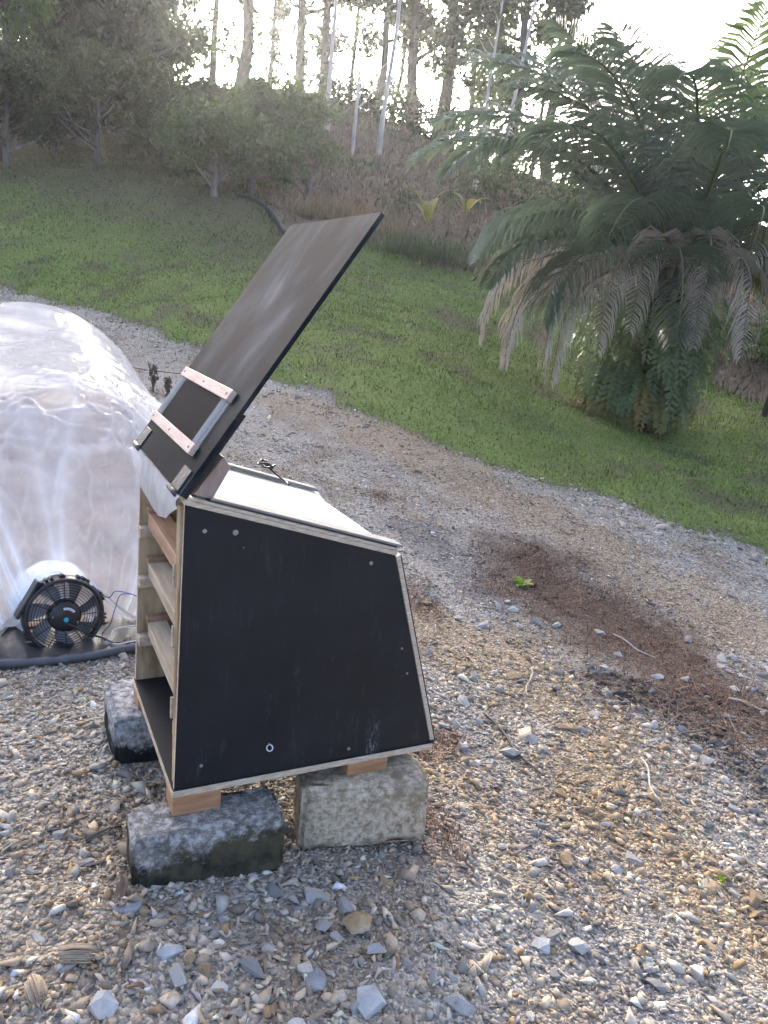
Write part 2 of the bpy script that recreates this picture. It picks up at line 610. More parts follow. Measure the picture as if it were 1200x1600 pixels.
# ------------------------------------------------------------------ ground sheet, split along its real borders
def ground():
    ys = [-40.0, -25, -15, -9, -5, -3, -1.5, -.5]
    y = 0.3
    while y < 95:
        ys.append(y)
        y += .035 + .012 * max(0, y - 1.2)
    ys = np.array(ys)
    half = np.r_[np.linspace(0, 1, 190) ** 1.0]
    t = np.r_[-half[::-1], half[1:]]
    VX = []
    VY = []
    for yy in ys:
        w = 1.2 + .75 * max(yy, 0)
        # dense core over the visible wedge, coarse skirts out to 80 m
        core = t * w
        sk = np.array([1.6, 3, 7, 18, 40, 80])
        sk = np.maximum(sk, w * np.array([1.1, 1.25, 1.5, 1.9, 2.4, 3]))
        VX.append(np.r_[-sk[::-1], core, sk])
        VY.append(np.full(len(core) + 12, yy))
    VX = np.array(VX)
    VY = np.array(VY)
    Z = terrain(VX, VY)
    ny, nx = VX.shape
    V = np.stack([VX, VY, Z], -1).reshape(-1, 3)
    i = np.arange(ny - 1)[:, None] * nx
    j = np.arange(nx - 1)[None, :]
    F = np.stack([i + j, i + j + 1, i + nx + j + 1, i + nx + j], -1).reshape(-1, 4)
    cx = V[F, 0].mean(1)
    cy = V[F, 1].mean(1)
    wob = (fnoise(cx, cy, 1.8, 3) - .5) * .5
    zone = np.zeros(len(F), int)
    road_near = lawn_y(cx) - 3.0 - np.clip(cx, -3, 3) * .1
    zone[cy + wob > road_near] = 1
    zone[cy + wob > lawn_y(cx)] = 2
    zone[cy + wob * 2 > hill_y(cx)] = 3
    x, yv = V[:, 0], V[:, 1]
    gc, lc, hc_ = gravel_col(x, yv), lawn_col(x, yv), hill_col(x, yv)
    ew = sstep(-.22, .16, yv + (fnoise(x, yv, 1.8, 3) - .5) * .5 + (fnoise(x, yv, 7.0, 2) - .5) * .35 - lawn_y(x))[:, None]
    dirt = np.array([.13, .105, .07])
    gc = gc * (1 - ew) + dirt * ew
    lc = lc * ew + dirt * (1 - ew)
    for k, (nm, mt, cc) in enumerate([('gravel_yard', 'gravel', gc), ('gravel_road', 'gravel', gc), ('lawn', 'lawn', lc), ('hillside', 'hill', hc_)]):
        f = F[zone == k]
        used, inv = np.unique(f, return_inverse=True)
        me = fast_mesh(nm, V[used], inv.reshape(-1, 4), MAT[mt], cc[used], smooth=True)
        o = link(nm, me)
        o['kind'] = 'structure'
        GROUND[nm] = o
GROUND = {}
ground()
YARD = GROUND['gravel_yard']

# ------------------------------------------------------------------ footprints where no loose stones lie
P0 = np.array([-.4865, 1.8019, .3149])           # near lower corner of the cabinet
SD = np.array([.8916, .45282, 0])                # along its closed side
DD = np.array([-.45282, .8916, 0])               # across, away from the camera
CAB_RZ = math.atan2(SD[1], SD[0])
def cab_w(x, y, z):
    return P0 + SD * x + DD * y + np.array([0, 0, z])

# ------------------------------------------------------------------ stones
def hull_stone(npts, flat=.6, seed=0, jag=.25):
    r = np.random.default_rng(seed)
    bm = bmesh.new()
    for i in range(npts):
        p = r.normal(size=3)
        p /= np.linalg.norm(p)
        p *= 1 - jag * r.random()
        bm.verts.new((p[0], p[1] * r.uniform(.85, 1), p[2] * flat))
    g = bmesh.ops.convex_hull(bm, input=list(bm.verts))
    bmesh.ops.delete(bm, geom=[e for e in g['geom_interior'] if isinstance(e, bmesh.types.BMVert)], context='VERTS')
    bmesh.ops.triangulate(bm, faces=bm.faces)
    bm.verts.ensure_lookup_table()
    V = np.array([v.co[:] for v in bm.verts])
    bm.verts.index_update()
    F = np.array([[v.index for v in f.verts] for f in bm.faces])
    bm.free()
    return V, F

TEMPL = [hull_stone(10, .58, 100 + i, .32) for i in range(14)]
TEMPL_S = [hull_stone(8, .6, 200 + i, .38) for i in range(10)]

def rot_mats(n, tilt=.5):
    a = rng.random(n) * 2 * np.pi
    b = rng.normal(size=n) * tilt
    c = rng.normal(size=n) * tilt
    ca, sa, cb, sb, cc, sc = np.cos(a), np.sin(a), np.cos(b), np.sin(b), np.cos(c), np.sin(c)
    Rz = np.zeros((n, 3, 3)); Rz[:, 0, 0] = ca; Rz[:, 0, 1] = -sa; Rz[:, 1, 0] = sa; Rz[:, 1, 1] = ca; Rz[:, 2, 2] = 1
    Rx = np.zeros((n, 3, 3)); Rx[:, 0, 0] = 1; Rx[:, 1, 1] = cb; Rx[:, 1, 2] = -sb; Rx[:, 2, 1] = sb; Rx[:, 2, 2] = cb
    Ry = np.zeros((n, 3, 3)); Ry[:, 1, 1] = 1; Ry[:, 0, 0] = cc; Ry[:, 0, 2] = sc; Ry[:, 2, 0] = -sc; Ry[:, 2, 2] = cc
    return Rx @ Ry @ Rz

def stone_tint(x, y, n):
    c = gravel_col(x, y)
    br = np.exp(rng.normal(size=n) * .36)[:, None]
    pale = (rng.random(n) < .14)[:, None]
    c = c * br
    c = np.where(pale, np.array([.46, .445, .41]) * rng.uniform(.75, 1.15, (n, 1)), c)
    och = (rng.random(n) < .07)[:, None]
    c = np.where(och, np.array([.30, .215, .125]) * rng.uniform(.7, 1.15, (n, 1)), c)
    blu = (rng.random(n) < .2)[:, None]
    c = np.where(blu, np.array([.25, .243, .235]) * rng.uniform(.55, 1.35, (n, 1)), c)
    pw = patch_w(x, y)[:, None]
    c = c * (1 - .5 * pw)
    cw = blob(x, y, Z_CHAR, .2)[:, None]
    c = c * (1 - .5 * cw)
    return np.clip(c * np.array([1.12, 1.04, .93]), .02, .6)

def scatter(n, xr, yr, size_fn, keep_fn, templ, sink=.08):
    x = rng.uniform(*xr, n)
    y = rng.uniform(*yr, n)
    k = keep_fn(x, y)
    x, y = x[k], y[k]
    n = len(x)
    s = size_fn(n, x, y)
    z = terrain(x, y)
    Rm = rot_mats(n, .35)
    sc3 = s[:, None] * np.stack([rng.uniform(.85, 1.6, n), rng.uniform(.6, 1.05, n), rng.uniform(.55, 1.1, n)], -1)
    col = stone_tint(x, y, n)
    which = rng.integers(0, len(templ), n)
    Vs, Fs, Cs = [], [], []
    off = 0
    for t, (TV, TF) in enumerate(templ):
        q = np.where(which == t)[0]
        if not len(q):
            continue
        V = np.einsum('nij,nvj->nvi', Rm[q], TV[None] * sc3[q][:, None, :])
        V += np.stack([x[q], y[q], z[q] + s[q] * sink], -1)[:, None, :]
        nv = len(TV)
        F = TF[None] + (np.arange(len(q)) * nv)[:, None, None] + off
        Vs.append(V.reshape(-1, 3))
        Fs.append(F.reshape(-1, 3))
        Cs.append(np.repeat(col[q], nv, 0))
        off += nv * len(q)
    return np.concatenate(Vs), np.concatenate(Fs), np.concatenate(Cs)

def wedge(x, y, m=.25):
    return np.abs(x - .045 * y) < .60 * y + m + .95

def gravel_keep(x, y, dens=None):
    k = wedge(x, y) & (y + (fnoise(x, y, 1.8, 3) - .5) * .5 < lawn_y(x) + .12 * rng.normal(size=len(x)))
    if dens is not None:
        k &= rng.random(len(x)) < dens(x, y)
    return k

def build_gravel():
    parts = []
    # near yard: dense chippings
    parts.append(scatter(56000, (-2.8, 3.3), (.8, 3.6), lambda n, x, y: .0078 * np.exp(np.abs(rng.normal(size=n)) * .52),
                         lambda x, y: gravel_keep(x, y, lambda x, y: 1 - .86 * patch_w(x, y)), TEMPL_S))
    parts.append(scatter(12500, (-2.8, 3.3), (.8, 3.8), lambda n, x, y: .0155 * np.exp(np.abs(rng.normal(size=n)) * .34),
                         lambda x, y: gravel_keep(x, y, lambda x, y: .25 + .9 * sstep(.42, .62, fnoise(x, y, 1.3, 2)) * (1 - .9 * patch_w(x, y))), TEMPL))
    parts.append(scatter(48000, (-5, 6), (3.5, 7.6), lambda n, x, y: .0105 * np.exp(np.abs(rng.normal(size=n)) * .42),
                         lambda x, y: gravel_keep(x, y, lambda x, y: 1 - .88 * patch_w(x, y)), TEMPL_S))
    parts.append(scatter(30000, (-11, 4), (7, 17), lambda n, x, y: .015 * np.exp(np.abs(rng.normal(size=n)) * .42),
                         lambda x, y: gravel_keep(x, y), TEMPL_S))
    # coarser stones washed to the road verge
    def verge(x, y):
        d = lawn_y(x) - y
        return gravel_keep(x, y) & (d > .05) & (d < .8) & (rng.random(len(x)) < sstep(.35, .6, fnoise(x, y, .9, 2)))
    parts.append(scatter(9000, (-10, 5), (6, 17), lambda n, x, y: .026 * np.exp(np.abs(rng.normal(size=n)) * .35), verge, TEMPL))
    off = 0
    V, F, C = [], [], []
    for v, f, c in parts:
        V.append(v); F.append(f + off); C.append(c)
        off += len(v)
    me = fast_mesh('gravel', np.concatenate(V), np.concatenate(F), MAT['stone'], np.concatenate(C))
    o = link('gravel', me, YARD)
    o['kind'] = 'stuff'
build_gravel()

# the larger stones one can pick out, each its own piece of the yard
STONE_MATS = [simple('grey_limestone', [(.3, (.19, .182, .168)), (.55, (.30, .287, .262)), (.75, (.42, .40, .365))], 22, .85, .5, .004, rand=.28),
              simple('pale_limestone', [(.3, (.31, .295, .265)), (.55, (.42, .40, .365)), (.75, (.52, .50, .46))], 22, .85, .5, .004, rand=.2),
              simple('ochre_stone', [(.3, (.19, .13, .07)), (.55, (.29, .205, .115)), (.75, (.38, .29, .19))], 22, .85, .5, .004, rand=.25),
              simple('dark_stone', [(.3, (.06, .06, .065)), (.55, (.11, .11, .115)), (.75, (.17, .17, .17))], 22, .85, .5, .004, rand=.3)]
def big_stones():
    meshes = {}
    for i in range(16):
        V, F = hull_stone(14, .6, 400 + i, .26)
        for mi in range(4):
            me = bpy.data.meshes.new('stone')
            me.from_pydata(V.tolist(), [], F.tolist())
            me.materials.append(STONE_MATS[mi])
            meshes[i, mi] = me
    cnt = 0
    tries = 0
    placed = []
    while cnt < 296 and tries < 9000:
        tries += 1
        y = rng.uniform(1.25, 4.6) ** 1.0
        x = rng.uniform(-.66 * y - .05, .72 * y + .05)
        # keep off the cabinet blocks and the tunnel
        lx = (np.array([x, y]) - P0[:2]) @ SD[:2]
        ly = (np.array([x, y]) - P0[:2]) @ DD[:2]
        if -.2 < lx < .75 and -.16 < ly < .75:
            continue
        if ly > .75 and lx < .3:
            continue
        pw = float(patch_w(np.array([x]), np.array([y]))[0])
        if pw > .5 and rng.random() < .85:
            continue
        dens = float(fnoise(np.array([x]), np.array([y]), 1.3, 2)[0])
        if rng.random() > .15 + 1.5 * max(0, dens - .35):
            continue
        s = min(.046, .0185 * math.exp(abs(rng.normal()) * .46) * (.75 + .14 * y))
        if any((x - a) ** 2 + (y - b) ** 2 < (.75 * (s + q)) ** 2 for a, b, q in placed):
            continue
        placed.append((x, y, s))
        cc = float(blob(np.array([x]), np.array([y]), Z_CHAR, .22)[0])
        ob = float(blob(np.array([x]), np.array([y]), Z_OCHRE_BANK, .38)[0])
        u = rng.random()
        mi = 3 if cc > .4 else (2 if u < .12 + .35 * ob else (1 if u < .36 else 0))
        o = link('stone', meshes[int(rng.integers(16)), mi], YARD)
        o.location = (x, y, tz(x, y) + s * .10)
        o.rotation_euler = (rng.normal() * .3, rng.normal() * .3, rng.random() * 6.28)
        o.scale = (s * rng.uniform(.9, 1.5), s * rng.uniform(.75, 1.05), s * rng.uniform(.7, 1.1))
        cnt += 1
big_stones()

def rock(name, px, size, mat_, label, seed, flat=.6, sink=.2, rz=0.):
    """a single boulder-like stone: angular hull, subdivided and roughened"""
    V, F = hull_stone(18, flat, seed, .26)
    bm = bmesh.new()
    vs = [bm.verts.new(v) for v in V]
    for f in F:
        bm.faces.new([vs[k] for k in f])
    bmesh.ops.bevel(bm, geom=list(bm.edges), offset=.025, segments=1, affect='EDGES')
    bmesh.ops.triangulate(bm, faces=bm.faces)
    bmesh.ops.subdivide_edges(bm, edges=list(bm.edges), cuts=1)
    r = np.random.default_rng(seed)
    for v in bm.verts:
        v.co *= 1 + r.normal() * .018
        v.co = Vector((v.co.x * size[0], v.co.y * size[1], v.co.z * size[2]))
    o = bm_obj(name, bm, mat_)
    p = gp(*px)
    o.location = (p[0], p[1], p[2] + size[2] * flat * (1 - sink) - .01)
    o.rotation_euler = (.1, -.08, rz)
    return tag(o, label, 'rock')

# ------------------------------------------------------------------ wood, panel and plastic materials
def plywood_black():
    m, nt, b = new_mat('black_film_plywood')
    tc = N(nt, 'ShaderNodeTexCoord')
    co = tc.outputs['Object']
    n, r = noise_ramp(nt, co, 5, [(.35, (.009, .0095, .011)), (.6, (.014, .0145, .016)), (.8, (.024, .024, .025))], 8, .65)
    # scuffs and chalky rubbed spots
    n2 = N(nt, 'ShaderNodeTexNoise', Scale=16, Detail=8, Roughness=.8)
    mp = N(nt, 'ShaderNodeMapping')
    mp.inputs['Scale'].default_value = (1.6, 1, .35)
    nt.links.new(co, mp.inputs[0])
    nt.links.new(mp.outputs[0], n2.inputs['Vector'])
    r2 = N(nt, 'ShaderNodeValToRGB')
    r2.color_ramp.elements[0].position = .56
    r2.color_ramp.elements[1].position = .80
    r2.color_ramp.elements[1].color = (.45, .45, .45, 1)
    nt.links.new(n2.outputs['Fac'], r2.inputs[0])
    c = mixc(nt, r.outputs[0], (.13, .13, .13), r2.outputs[0])
    # chalky drip near the lower right corner
    sx = N(nt, 'ShaderNodeSeparateXYZ')
    nt.links.new(co, sx.inputs[0])
    gx = N(nt, 'ShaderNodeMapRange', interpolation_type='SMOOTHSTEP')
    dx = N(nt, 'ShaderNodeMath', operation='SUBTRACT')
    nt.links.new(sx.outputs['X'], dx.inputs[0])
    dx.inputs[1].default_value = .575
    ab = N(nt, 'ShaderNodeMath', operation='ABSOLUTE')
    nt.links.new(dx.outputs[0], ab.inputs[0])
    nt.links.new(ab.outputs[0], gx.inputs[0])
    gx.inputs[1].default_value = .03
    gx.inputs[2].default_value = .005
    gz = N(nt, 'ShaderNodeMapRange', interpolation_type='SMOOTHSTEP')
    nt.links.new(sx.outputs['Z'], gz.inputs[0])
    gz.inputs[1].default_value = .17
    gz.inputs[2].default_value = .02
    n4 = N(nt, 'ShaderNodeTexNoise', Scale=70, Detail=6, Roughness=.8)
    mp4 = N(nt, 'ShaderNodeMapping')
    mp4.inputs['Scale'].default_value = (2, 1, .4)
    nt.links.new(co, mp4.inputs[0])
    nt.links.new(mp4.outputs[0], n4.inputs['Vector'])
    r4 = N(nt, 'ShaderNodeMapRange')
    r4.inputs[1].default_value = .5
    r4.inputs[2].default_value = .72
    nt.links.new(n4.outputs['Fac'], r4.inputs[0])
    m4 = N(nt, 'ShaderNodeMath', operation='MULTIPLY')
    nt.links.new(gx.outputs[0], m4.inputs[0])
    nt.links.new(gz.outputs[0], m4.inputs[1])
    m5 = N(nt, 'ShaderNodeMath', operation='MULTIPLY')
    nt.links.new(m4.outputs[0], m5.inputs[0])
    nt.links.new(r4.outputs[0], m5.inputs[1])
    c = mixc(nt, c, (.32, .32, .32), m5.outputs[0])
    nt.links.new(c, b.inputs['Base Color'])
    mr = N(nt, 'ShaderNodeMapRange')
    mr.inputs[3].default_value = .42
    mr.inputs[4].default_value = .62
    nt.links.new(n.outputs['Fac'], mr.inputs[0])
    nt.links.new(mr.outputs[0], b.inputs['Roughness'])
    b.inputs['Specular IOR Level'].default_value = .28
    bump(nt, b, n.outputs['Fac'], .06, .002)
    return m

def door_black():
    """sun-faded film face with dusty smears"""
    m, nt, b = new_mat('faded_black_plywood')
    tc = N(nt, 'ShaderNodeTexCoord')
    co = tc.outputs['Object']
    n, r = noise_ramp(nt, co, 3.2, [(.34, (.004, .005, .0065)), (.48, (.011, .0135, .0165)), (.58, (.035, .041, .047)), (.68, (.085, .092, .10))], 5, .5, dist=.4, stretch=(.9, 1.3, .9))
    n2, r2 = noise_ramp(nt, co, 60, [(.62, (0, 0, 0)), (.78, (.5, .5, .5))], 4, .7)
    c = mixc(nt, r.outputs[0], (.12, .12, .12), r2.outputs[0])
    nt.links.new(c, b.inputs['Base Color'])
    b.inputs['Roughness'].default_value = .5
    b.inputs['Specular IOR Level'].default_value = .03
    bump(nt, b, n.outputs['Fac'], .08, .003)
    return m

MAT['black'] = plywood_black()
MAT['door'] = door_black()
MAT['ply_edge'] = simple('plywood_edge', [(.3, (.34, .25, .16)), (.5, (.50, .40, .28)), (.7, (.62, .53, .41))], 30, .75, .3, .001, stretch=(1, 1, 6))
MAT['inner_ply'] = simple('weathered_raw_plywood', [(.30, (.09, .06, .032)), (.44, (.26, .18, .095)), (.56, (.40, .30, .175)), (.75, (.52, .41, .26))], 9, .8, .35, .002, stretch=(2.2, 2.2, .55), detail=9)
MAT['rail'] = simple('red_brown_rail_wood', [(.3, (.24, .125, .065)), (.55, (.36, .21, .12)), (.75, (.46, .31, .20))], 14, .7, .3, .001, stretch=(3, .35, 3))
MAT['rail_pale'] = simple('pale_rail_wood', [(.3, (.30, .22, .14)), (.55, (.46, .37, .26)), (.75, (.56, .49, .39))], 14, .7, .3, .001, stretch=(3, .35, 3))
MAT['foot'] = simple('orange_brown_offcut_wood', [(.3, (.27, .125, .055)), (.55, (.40, .21, .10)), (.75, (.48, .29, .16))], 16, .65, .3, .001, stretch=(.5, 2, 4))
MAT['strip'] = simple('fresh_pinkish_wood_strip', [(.3, (.50, .35, .27)), (.55, (.62, .47, .37)), (.75, (.68, .54, .44))], 20, .65, .2, .001, stretch=(3, .4, 3))
MAT['prop'] = simple('brown_prop_wood', [(.3, (.22, .145, .11)), (.55, (.33, .235, .185)), (.75, (.42, .32, .26))], 22, .75, .4, .001, stretch=(3, 1, .5))
MAT['batten'] = simple('grey_weathered_batten', [(.3, (.16, .15, .135)), (.55, (.235, .225, .205)), (.75, (.31, .30, .28))], 20, .8, .3, .001, stretch=(.4, 3, 3))
MAT['metal_dark'] = simple('dark_hinge_steel', [(.3, (.05, .048, .045)), (.6, (.10, .095, .088)), (.8, (.18, .15, .12))], 40, .45, .2, .001, metal=.7)
MAT['zinc'] = simple('zinc_plated_steel', [(.3, (.55, .55, .55)), (.7, (.75, .75, .75))], 40, .3, .1, .0005, metal=.9)
MAT['screw'] = simple('screw_head', [(.3, (.22, .21, .2)), (.7, (.4, .39, .37))], 40, .45, .1, .0005, metal=.6)
MAT['dark_sheet'] = simple('dark_blue_grey_sheet', [(.3, (.003, .0035, .005)), (.7, (.006, .007, .010))], 8, .6, .1, .001, spec=.03)
MAT['black_plastic'] = simple('black_moulded_plastic', [(.3, (.012, .012, .013)), (.7, (.024, .024, .025))], 30, .4, .1, .0005)
MAT['cable'] = simple('cable_black', [(.3, (.012, .012, .013)), (.7, (.02, .02, .021))], 30, .45, 0)
MAT['cable_blue'] = simple('cable_blue', [(.3, (.02, .03, .22)), (.7, (.03, .05, .32))], 30, .45, 0)
MAT['cable_white'] = simple('cable_white', [(.3, (.62, .61, .6)), (.7, (.75, .75, .74))], 30, .45, 0)
MAT['blue_dot'] = simple('blue_badge', [(.3, (.02, .30, .42)), (.7, (.04, .42, .55))], 30, .35, 0)
MAT['sticker'] = simple('white_sticker', [(.3, (.68, .68, .67)), (.7, (.8, .8, .8))], 30, .5, 0)
MAT['ink'] = simple('sticker_ink', [(.3, (.03, .03, .03)), (.7, (.06, .06, .06))], 30, .5, 0)
MAT['pipe'] = simple('grey_pvc_pipe', [(.3, (.055, .058, .065)), (.7, (.10, .105, .115))], 12, .4, .1, .001)
MAT['groundsheet'] = simple('black_ground_sheet', [(.3, (.028, .027, .027)), (.55, (.05, .047, .045)), (.75, (.10, .092, .085))], 7, .55, .5, .01)
MAT['fan_blade'] = simple('fan_blade_grey', [(.3, (.20, .21, .23)), (.7, (.28, .29, .31))], 10, .45, 0)

def acrylic():
    m, nt, b = new_mat('clear_acrylic')
    b.inputs['Base Color'].default_value = (.9, .92, .92, 1)
    b.inputs['Roughness'].default_value = .12
    b.inputs['IOR'].default_value = 1.46
    tr = N(nt, 'ShaderNodeBsdfTransparent')
    n = N(nt, 'ShaderNodeTexNoise', Scale=30)
    mx = N(nt, 'ShaderNodeMixShader')
    mr = N(nt, 'ShaderNodeMapRange')
    mr.inputs[3].default_value = .12
    mr.inputs[4].default_value = .3
    nt.links.new(n.outputs['Fac'], mr.inputs[0])
    nt.links.new(mr.outputs[0], mx.inputs[0])
    nt.links.new(tr.outputs[0], mx.inputs[1])
    nt.links.new(b.outputs[0], mx.inputs[2])
    nt.links.new(mx.outputs[0], nt.nodes['Material Output'].inputs['Surface'])
    return m

def film(name, clear=.3, transl=.5, scale=6, bs=.4, bd=.02, cloud=.15, stretch=(1, 1, 1), crease_glint=False):
    """milky polythene film: part clear, part scattering, glossy"""
    m, nt, b = new_mat(name)
    tc = N(nt, 'ShaderNodeTexCoord')
    mp = N(nt, 'ShaderNodeMapping')
    mp.inputs['Scale'].default_value = stretch
    nt.links.new(tc.outputs['Object'], mp.inputs[0])
    n = N(nt, 'ShaderNodeTexNoise', Scale=scale, Detail=7, Roughness=.62, Distortion=.8)
    nt.links.new(mp.outputs[0], n.inputs['Vector'])
    b.inputs['Base Color'].default_value = (.86, .87, .88, 1)
    b.inputs['Roughness'].default_value = .18
    b.inputs['Specular IOR Level'].default_value = .5
    tl = N(nt, 'ShaderNodeBsdfTranslucent')
    tl.inputs[0].default_value = (.9, .9, .9, 1)
    m1 = N(nt, 'ShaderNodeMixShader')
    m1.inputs[0].default_value = transl
    nt.links.new(b.outputs[0], m1.inputs[1])
    nt.links.new(tl.outputs[0], m1.inputs[2])
    tr = N(nt, 'ShaderNodeBsdfTransparent')
    mr = N(nt, 'ShaderNodeMapRange')
    mr.inputs[1].default_value = .3
    mr.inputs[2].default_value = .7
    mr.inputs[3].default_value = clear + cloud
    mr.inputs[4].default_value = max(0, clear - cloud)
    nt.links.new(n.outputs['Fac'], mr.inputs[0])
    m2 = N(nt, 'ShaderNodeMixShader')
    if crease_glint:  # painted highlights: film turns whiter and less clear along its creases
        at = N(nt, 'ShaderNodeAttribute', attribute_name='Col')
        ml = N(nt, 'ShaderNodeMath', operation='MULTIPLY_ADD')
        nt.links.new(at.outputs['Fac'], ml.inputs[0])
        ml.inputs[1].default_value = -.7
        nt.links.new(mr.outputs[0], ml.inputs[2])
        ml.use_clamp = True
        nt.links.new(ml.outputs[0], m2.inputs[0])
    else:
        nt.links.new(mr.outputs[0], m2.inputs[0])
    nt.links.new(m1.outputs[0], m2.inputs[1])
    nt.links.new(tr.outputs[0], m2.inputs[2])
    nt.links.new(m2.outputs[0], nt.nodes['Material Output'].inputs['Surface'])
    bmp = N(nt, 'ShaderNodeBump', Strength=bs, Distance=bd)
    nt.links.new(n.outputs['Fac'], bmp.inputs['Height'])
    nt.links.new(bmp.outputs[0], b.inputs['Normal'])
    return m

MAT['acrylic'] = acrylic()
MAT['film'] = film('tunnel_polythene', .67, .45, 3.2, .5, .02, .12, crease_glint=True)
MAT['apron'] = film('apron_polythene', .55, .35, 7, .7, .02, .25)
MAT['flap'] = film('flap_polythene', .34, .3, 14, .4, .008, .10)
MAT['white_sheet'] = film('white_glazing_sheet', .0, .2, 3, .12, .003, 0)
for nd_ in MAT['white_sheet'].node_tree.nodes:
    if nd_.type == 'BSDF_PRINCIPLED':
        nd_.inputs['Specular IOR Level'].default_value = .9
        nd_.inputs['Base Color'].default_value = (.93, .93, .92, 1)
        nd_.inputs['Roughness'].default_value = .22

def concrete(name, a, b_, c, dark, bias, moss=(.05, .048, .02), lo=.42, sc=60):
    m, nt, b = new_mat(name)
    tc = N(nt, 'ShaderNodeTexCoord')
    co = tc.outputs['Object']
    n, r = noise_ramp(nt, co, sc, [(.38, a), (.5, b_), (.60, c)], 8, .75)
    n2 = N(nt, 'ShaderNodeTexNoise', Scale=9, Detail=10, Roughness=.78)
    nt.links.new(co, n2.inputs['Vector'])
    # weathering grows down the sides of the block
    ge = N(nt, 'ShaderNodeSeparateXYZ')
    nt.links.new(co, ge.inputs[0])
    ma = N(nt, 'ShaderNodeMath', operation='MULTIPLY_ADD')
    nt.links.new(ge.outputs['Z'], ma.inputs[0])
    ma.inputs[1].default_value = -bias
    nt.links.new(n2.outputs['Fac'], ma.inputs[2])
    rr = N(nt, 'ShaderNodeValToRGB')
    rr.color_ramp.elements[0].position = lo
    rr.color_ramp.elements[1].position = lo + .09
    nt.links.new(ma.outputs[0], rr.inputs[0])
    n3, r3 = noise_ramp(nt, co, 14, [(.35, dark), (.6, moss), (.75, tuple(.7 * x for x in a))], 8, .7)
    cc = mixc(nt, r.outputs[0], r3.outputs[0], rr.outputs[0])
    nt.links.new(cc, b.inputs['Base Color'])
    b.inputs['Roughness'].default_value = .9
    b.inputs['Specular IOR Level'].default_value = .2
    bump(nt, b, n.outputs['Fac'], .9, .006)
    return m
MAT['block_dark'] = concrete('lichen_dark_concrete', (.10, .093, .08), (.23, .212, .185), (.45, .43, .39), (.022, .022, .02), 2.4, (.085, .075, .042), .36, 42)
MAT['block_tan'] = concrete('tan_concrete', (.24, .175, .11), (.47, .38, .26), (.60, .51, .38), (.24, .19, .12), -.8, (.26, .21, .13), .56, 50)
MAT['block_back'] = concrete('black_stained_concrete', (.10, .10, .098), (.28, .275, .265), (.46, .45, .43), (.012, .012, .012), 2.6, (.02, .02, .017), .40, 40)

# ------------------------------------------------------------------ cabinet
CAB_LABEL = 'black plywood drying cabinet with open front, wooden rails and raised door, standing on concrete blocks'
cab = empty('drying_cabinet', tuple(P0), CAB_RZ, CAB_LABEL, 'cabinet')
W = .66
QUAD = [(0, 0), (.012, .78), (.593, .616), (.775, 0)]
ns = prism('side_panel', QUAD, 0, .016, [MAT['black'], MAT['ply_edge']], cab)
ns['label'] = 'black film-faced plywood side panel facing the camera'
fsq = prism('side_panel', QUAD, W - .016, W, [MAT['inner_ply'], MAT['ply_edge']], cab)
box('outer_face', (.01, W + .0005, .001), (.59, W + .003, .61), MAT['black'], fsq, 0)
fsq['label'] = 'far side panel with stained raw plywood inside'
fo = box('floor_panel', (-.004, -.004, -.0185), (.777, W + .004, -.0005), [MAT['black']], cab)
box('floor_edge', (-.0065, -.0065, -.0183), (.7795, -.0042, -.001), MAT['ply_edge'], fo, 0)
box('floor_edge', (-.0065, -.0040, -.0183), (-.0042, W + .004, -.001), MAT['ply_edge'], fo, 0)
lb = box('lower_board', (.012, .13, -.048), (.60, .52, -.034), [MAT['ply_edge']], cab)
# corner studs on the open side and inner studs
box('stud', (.0035, .0165, .001), (.026, .052, .772), MAT['inner_ply'], cab)
# roof plies: two edge layers over the side panels
sl = math.atan2(.616 - .78, .593 - .012)
ROOF = Matrix.Translation((.012, 0, .78)) @ Matrix.Rotation(-sl, 4, 'Y')
RL = math.hypot(.581, .164)
box('top_frame', (-.004, -.003, .001), (RL + .002, .045, .013), MAT['ply_edge'], cab, .001, ROOF)
box('top_frame', (-.004, W - .05, .001), (RL + .002, W + .003, .013), MAT['ply_edge'], cab, .001, ROOF)
box('top_frame', (-.003, .0452, .001), (.05, W - .0502, .0125), MAT['ply_edge'], cab, .001, ROOF)
box('top_ledge', (-.002, -.001, .0135), (RL, .043, .022), MAT['ply_edge'], cab, .001, ROOF)
# dark rubber line and grey cover battens
box('seal_strip', (.05, .001, .0225), (RL - .004, .040, .027), MAT['cable'], cab, 0, ROOF)
b1 = box('cover_batten', (.055, -.004, .0275), (RL + .012, .052, .034), MAT['batten'], cab, .0015, ROOF)
b2 = box('cover_batten', (.19, W - .055, .0275), (RL - .012, W - .012, .038), MAT['batten'], cab, .0015, ROOF)
# white glazing sheet, drooping slightly at its free end
def glazing():
    nx, ny = 34, 14
    V = []
    for i in range(nx):
        for j in range(ny):
            a = i / (nx - 1)
            q = j / (ny - 1)
            x = .03 + a * (RL - .03 + .004 - .05 * (1 - abs(2 * q - 1) ** 2) * 0 - .035 * math.sin(q * math.pi))
            z = .0235 + .003 * math.sin(a * 5 + q * 3) * math.sin(q * math.pi) - .010 * max(0, a - .9) * 10 * math.sin(q * math.pi)
            V.append((x, .030 + q * (W - .06), z))
    V = np.array(V)
    i = np.arange(nx - 1)[:, None] * ny
    j = np.arange(ny - 1)[None, :]
    F = np.stack([i + j, i + ny + j, i + ny + j + 1, i + j + 1], -1).reshape(-1, 4)
    Vh = np.c_[V, np.ones(len(V))] @ np.array(ROOF).T
    me = fast_mesh('glazing_sheet', Vh[:, :3], F, MAT['white_sheet'], smooth=True)
    o = link('glazing_sheet', me, cab)
    o['label'] = 'white translucent sheet over the sloping top'
    md = o.modifiers.new('thick', 'SOLIDIFY')
    md.thickness = .002
glazing()
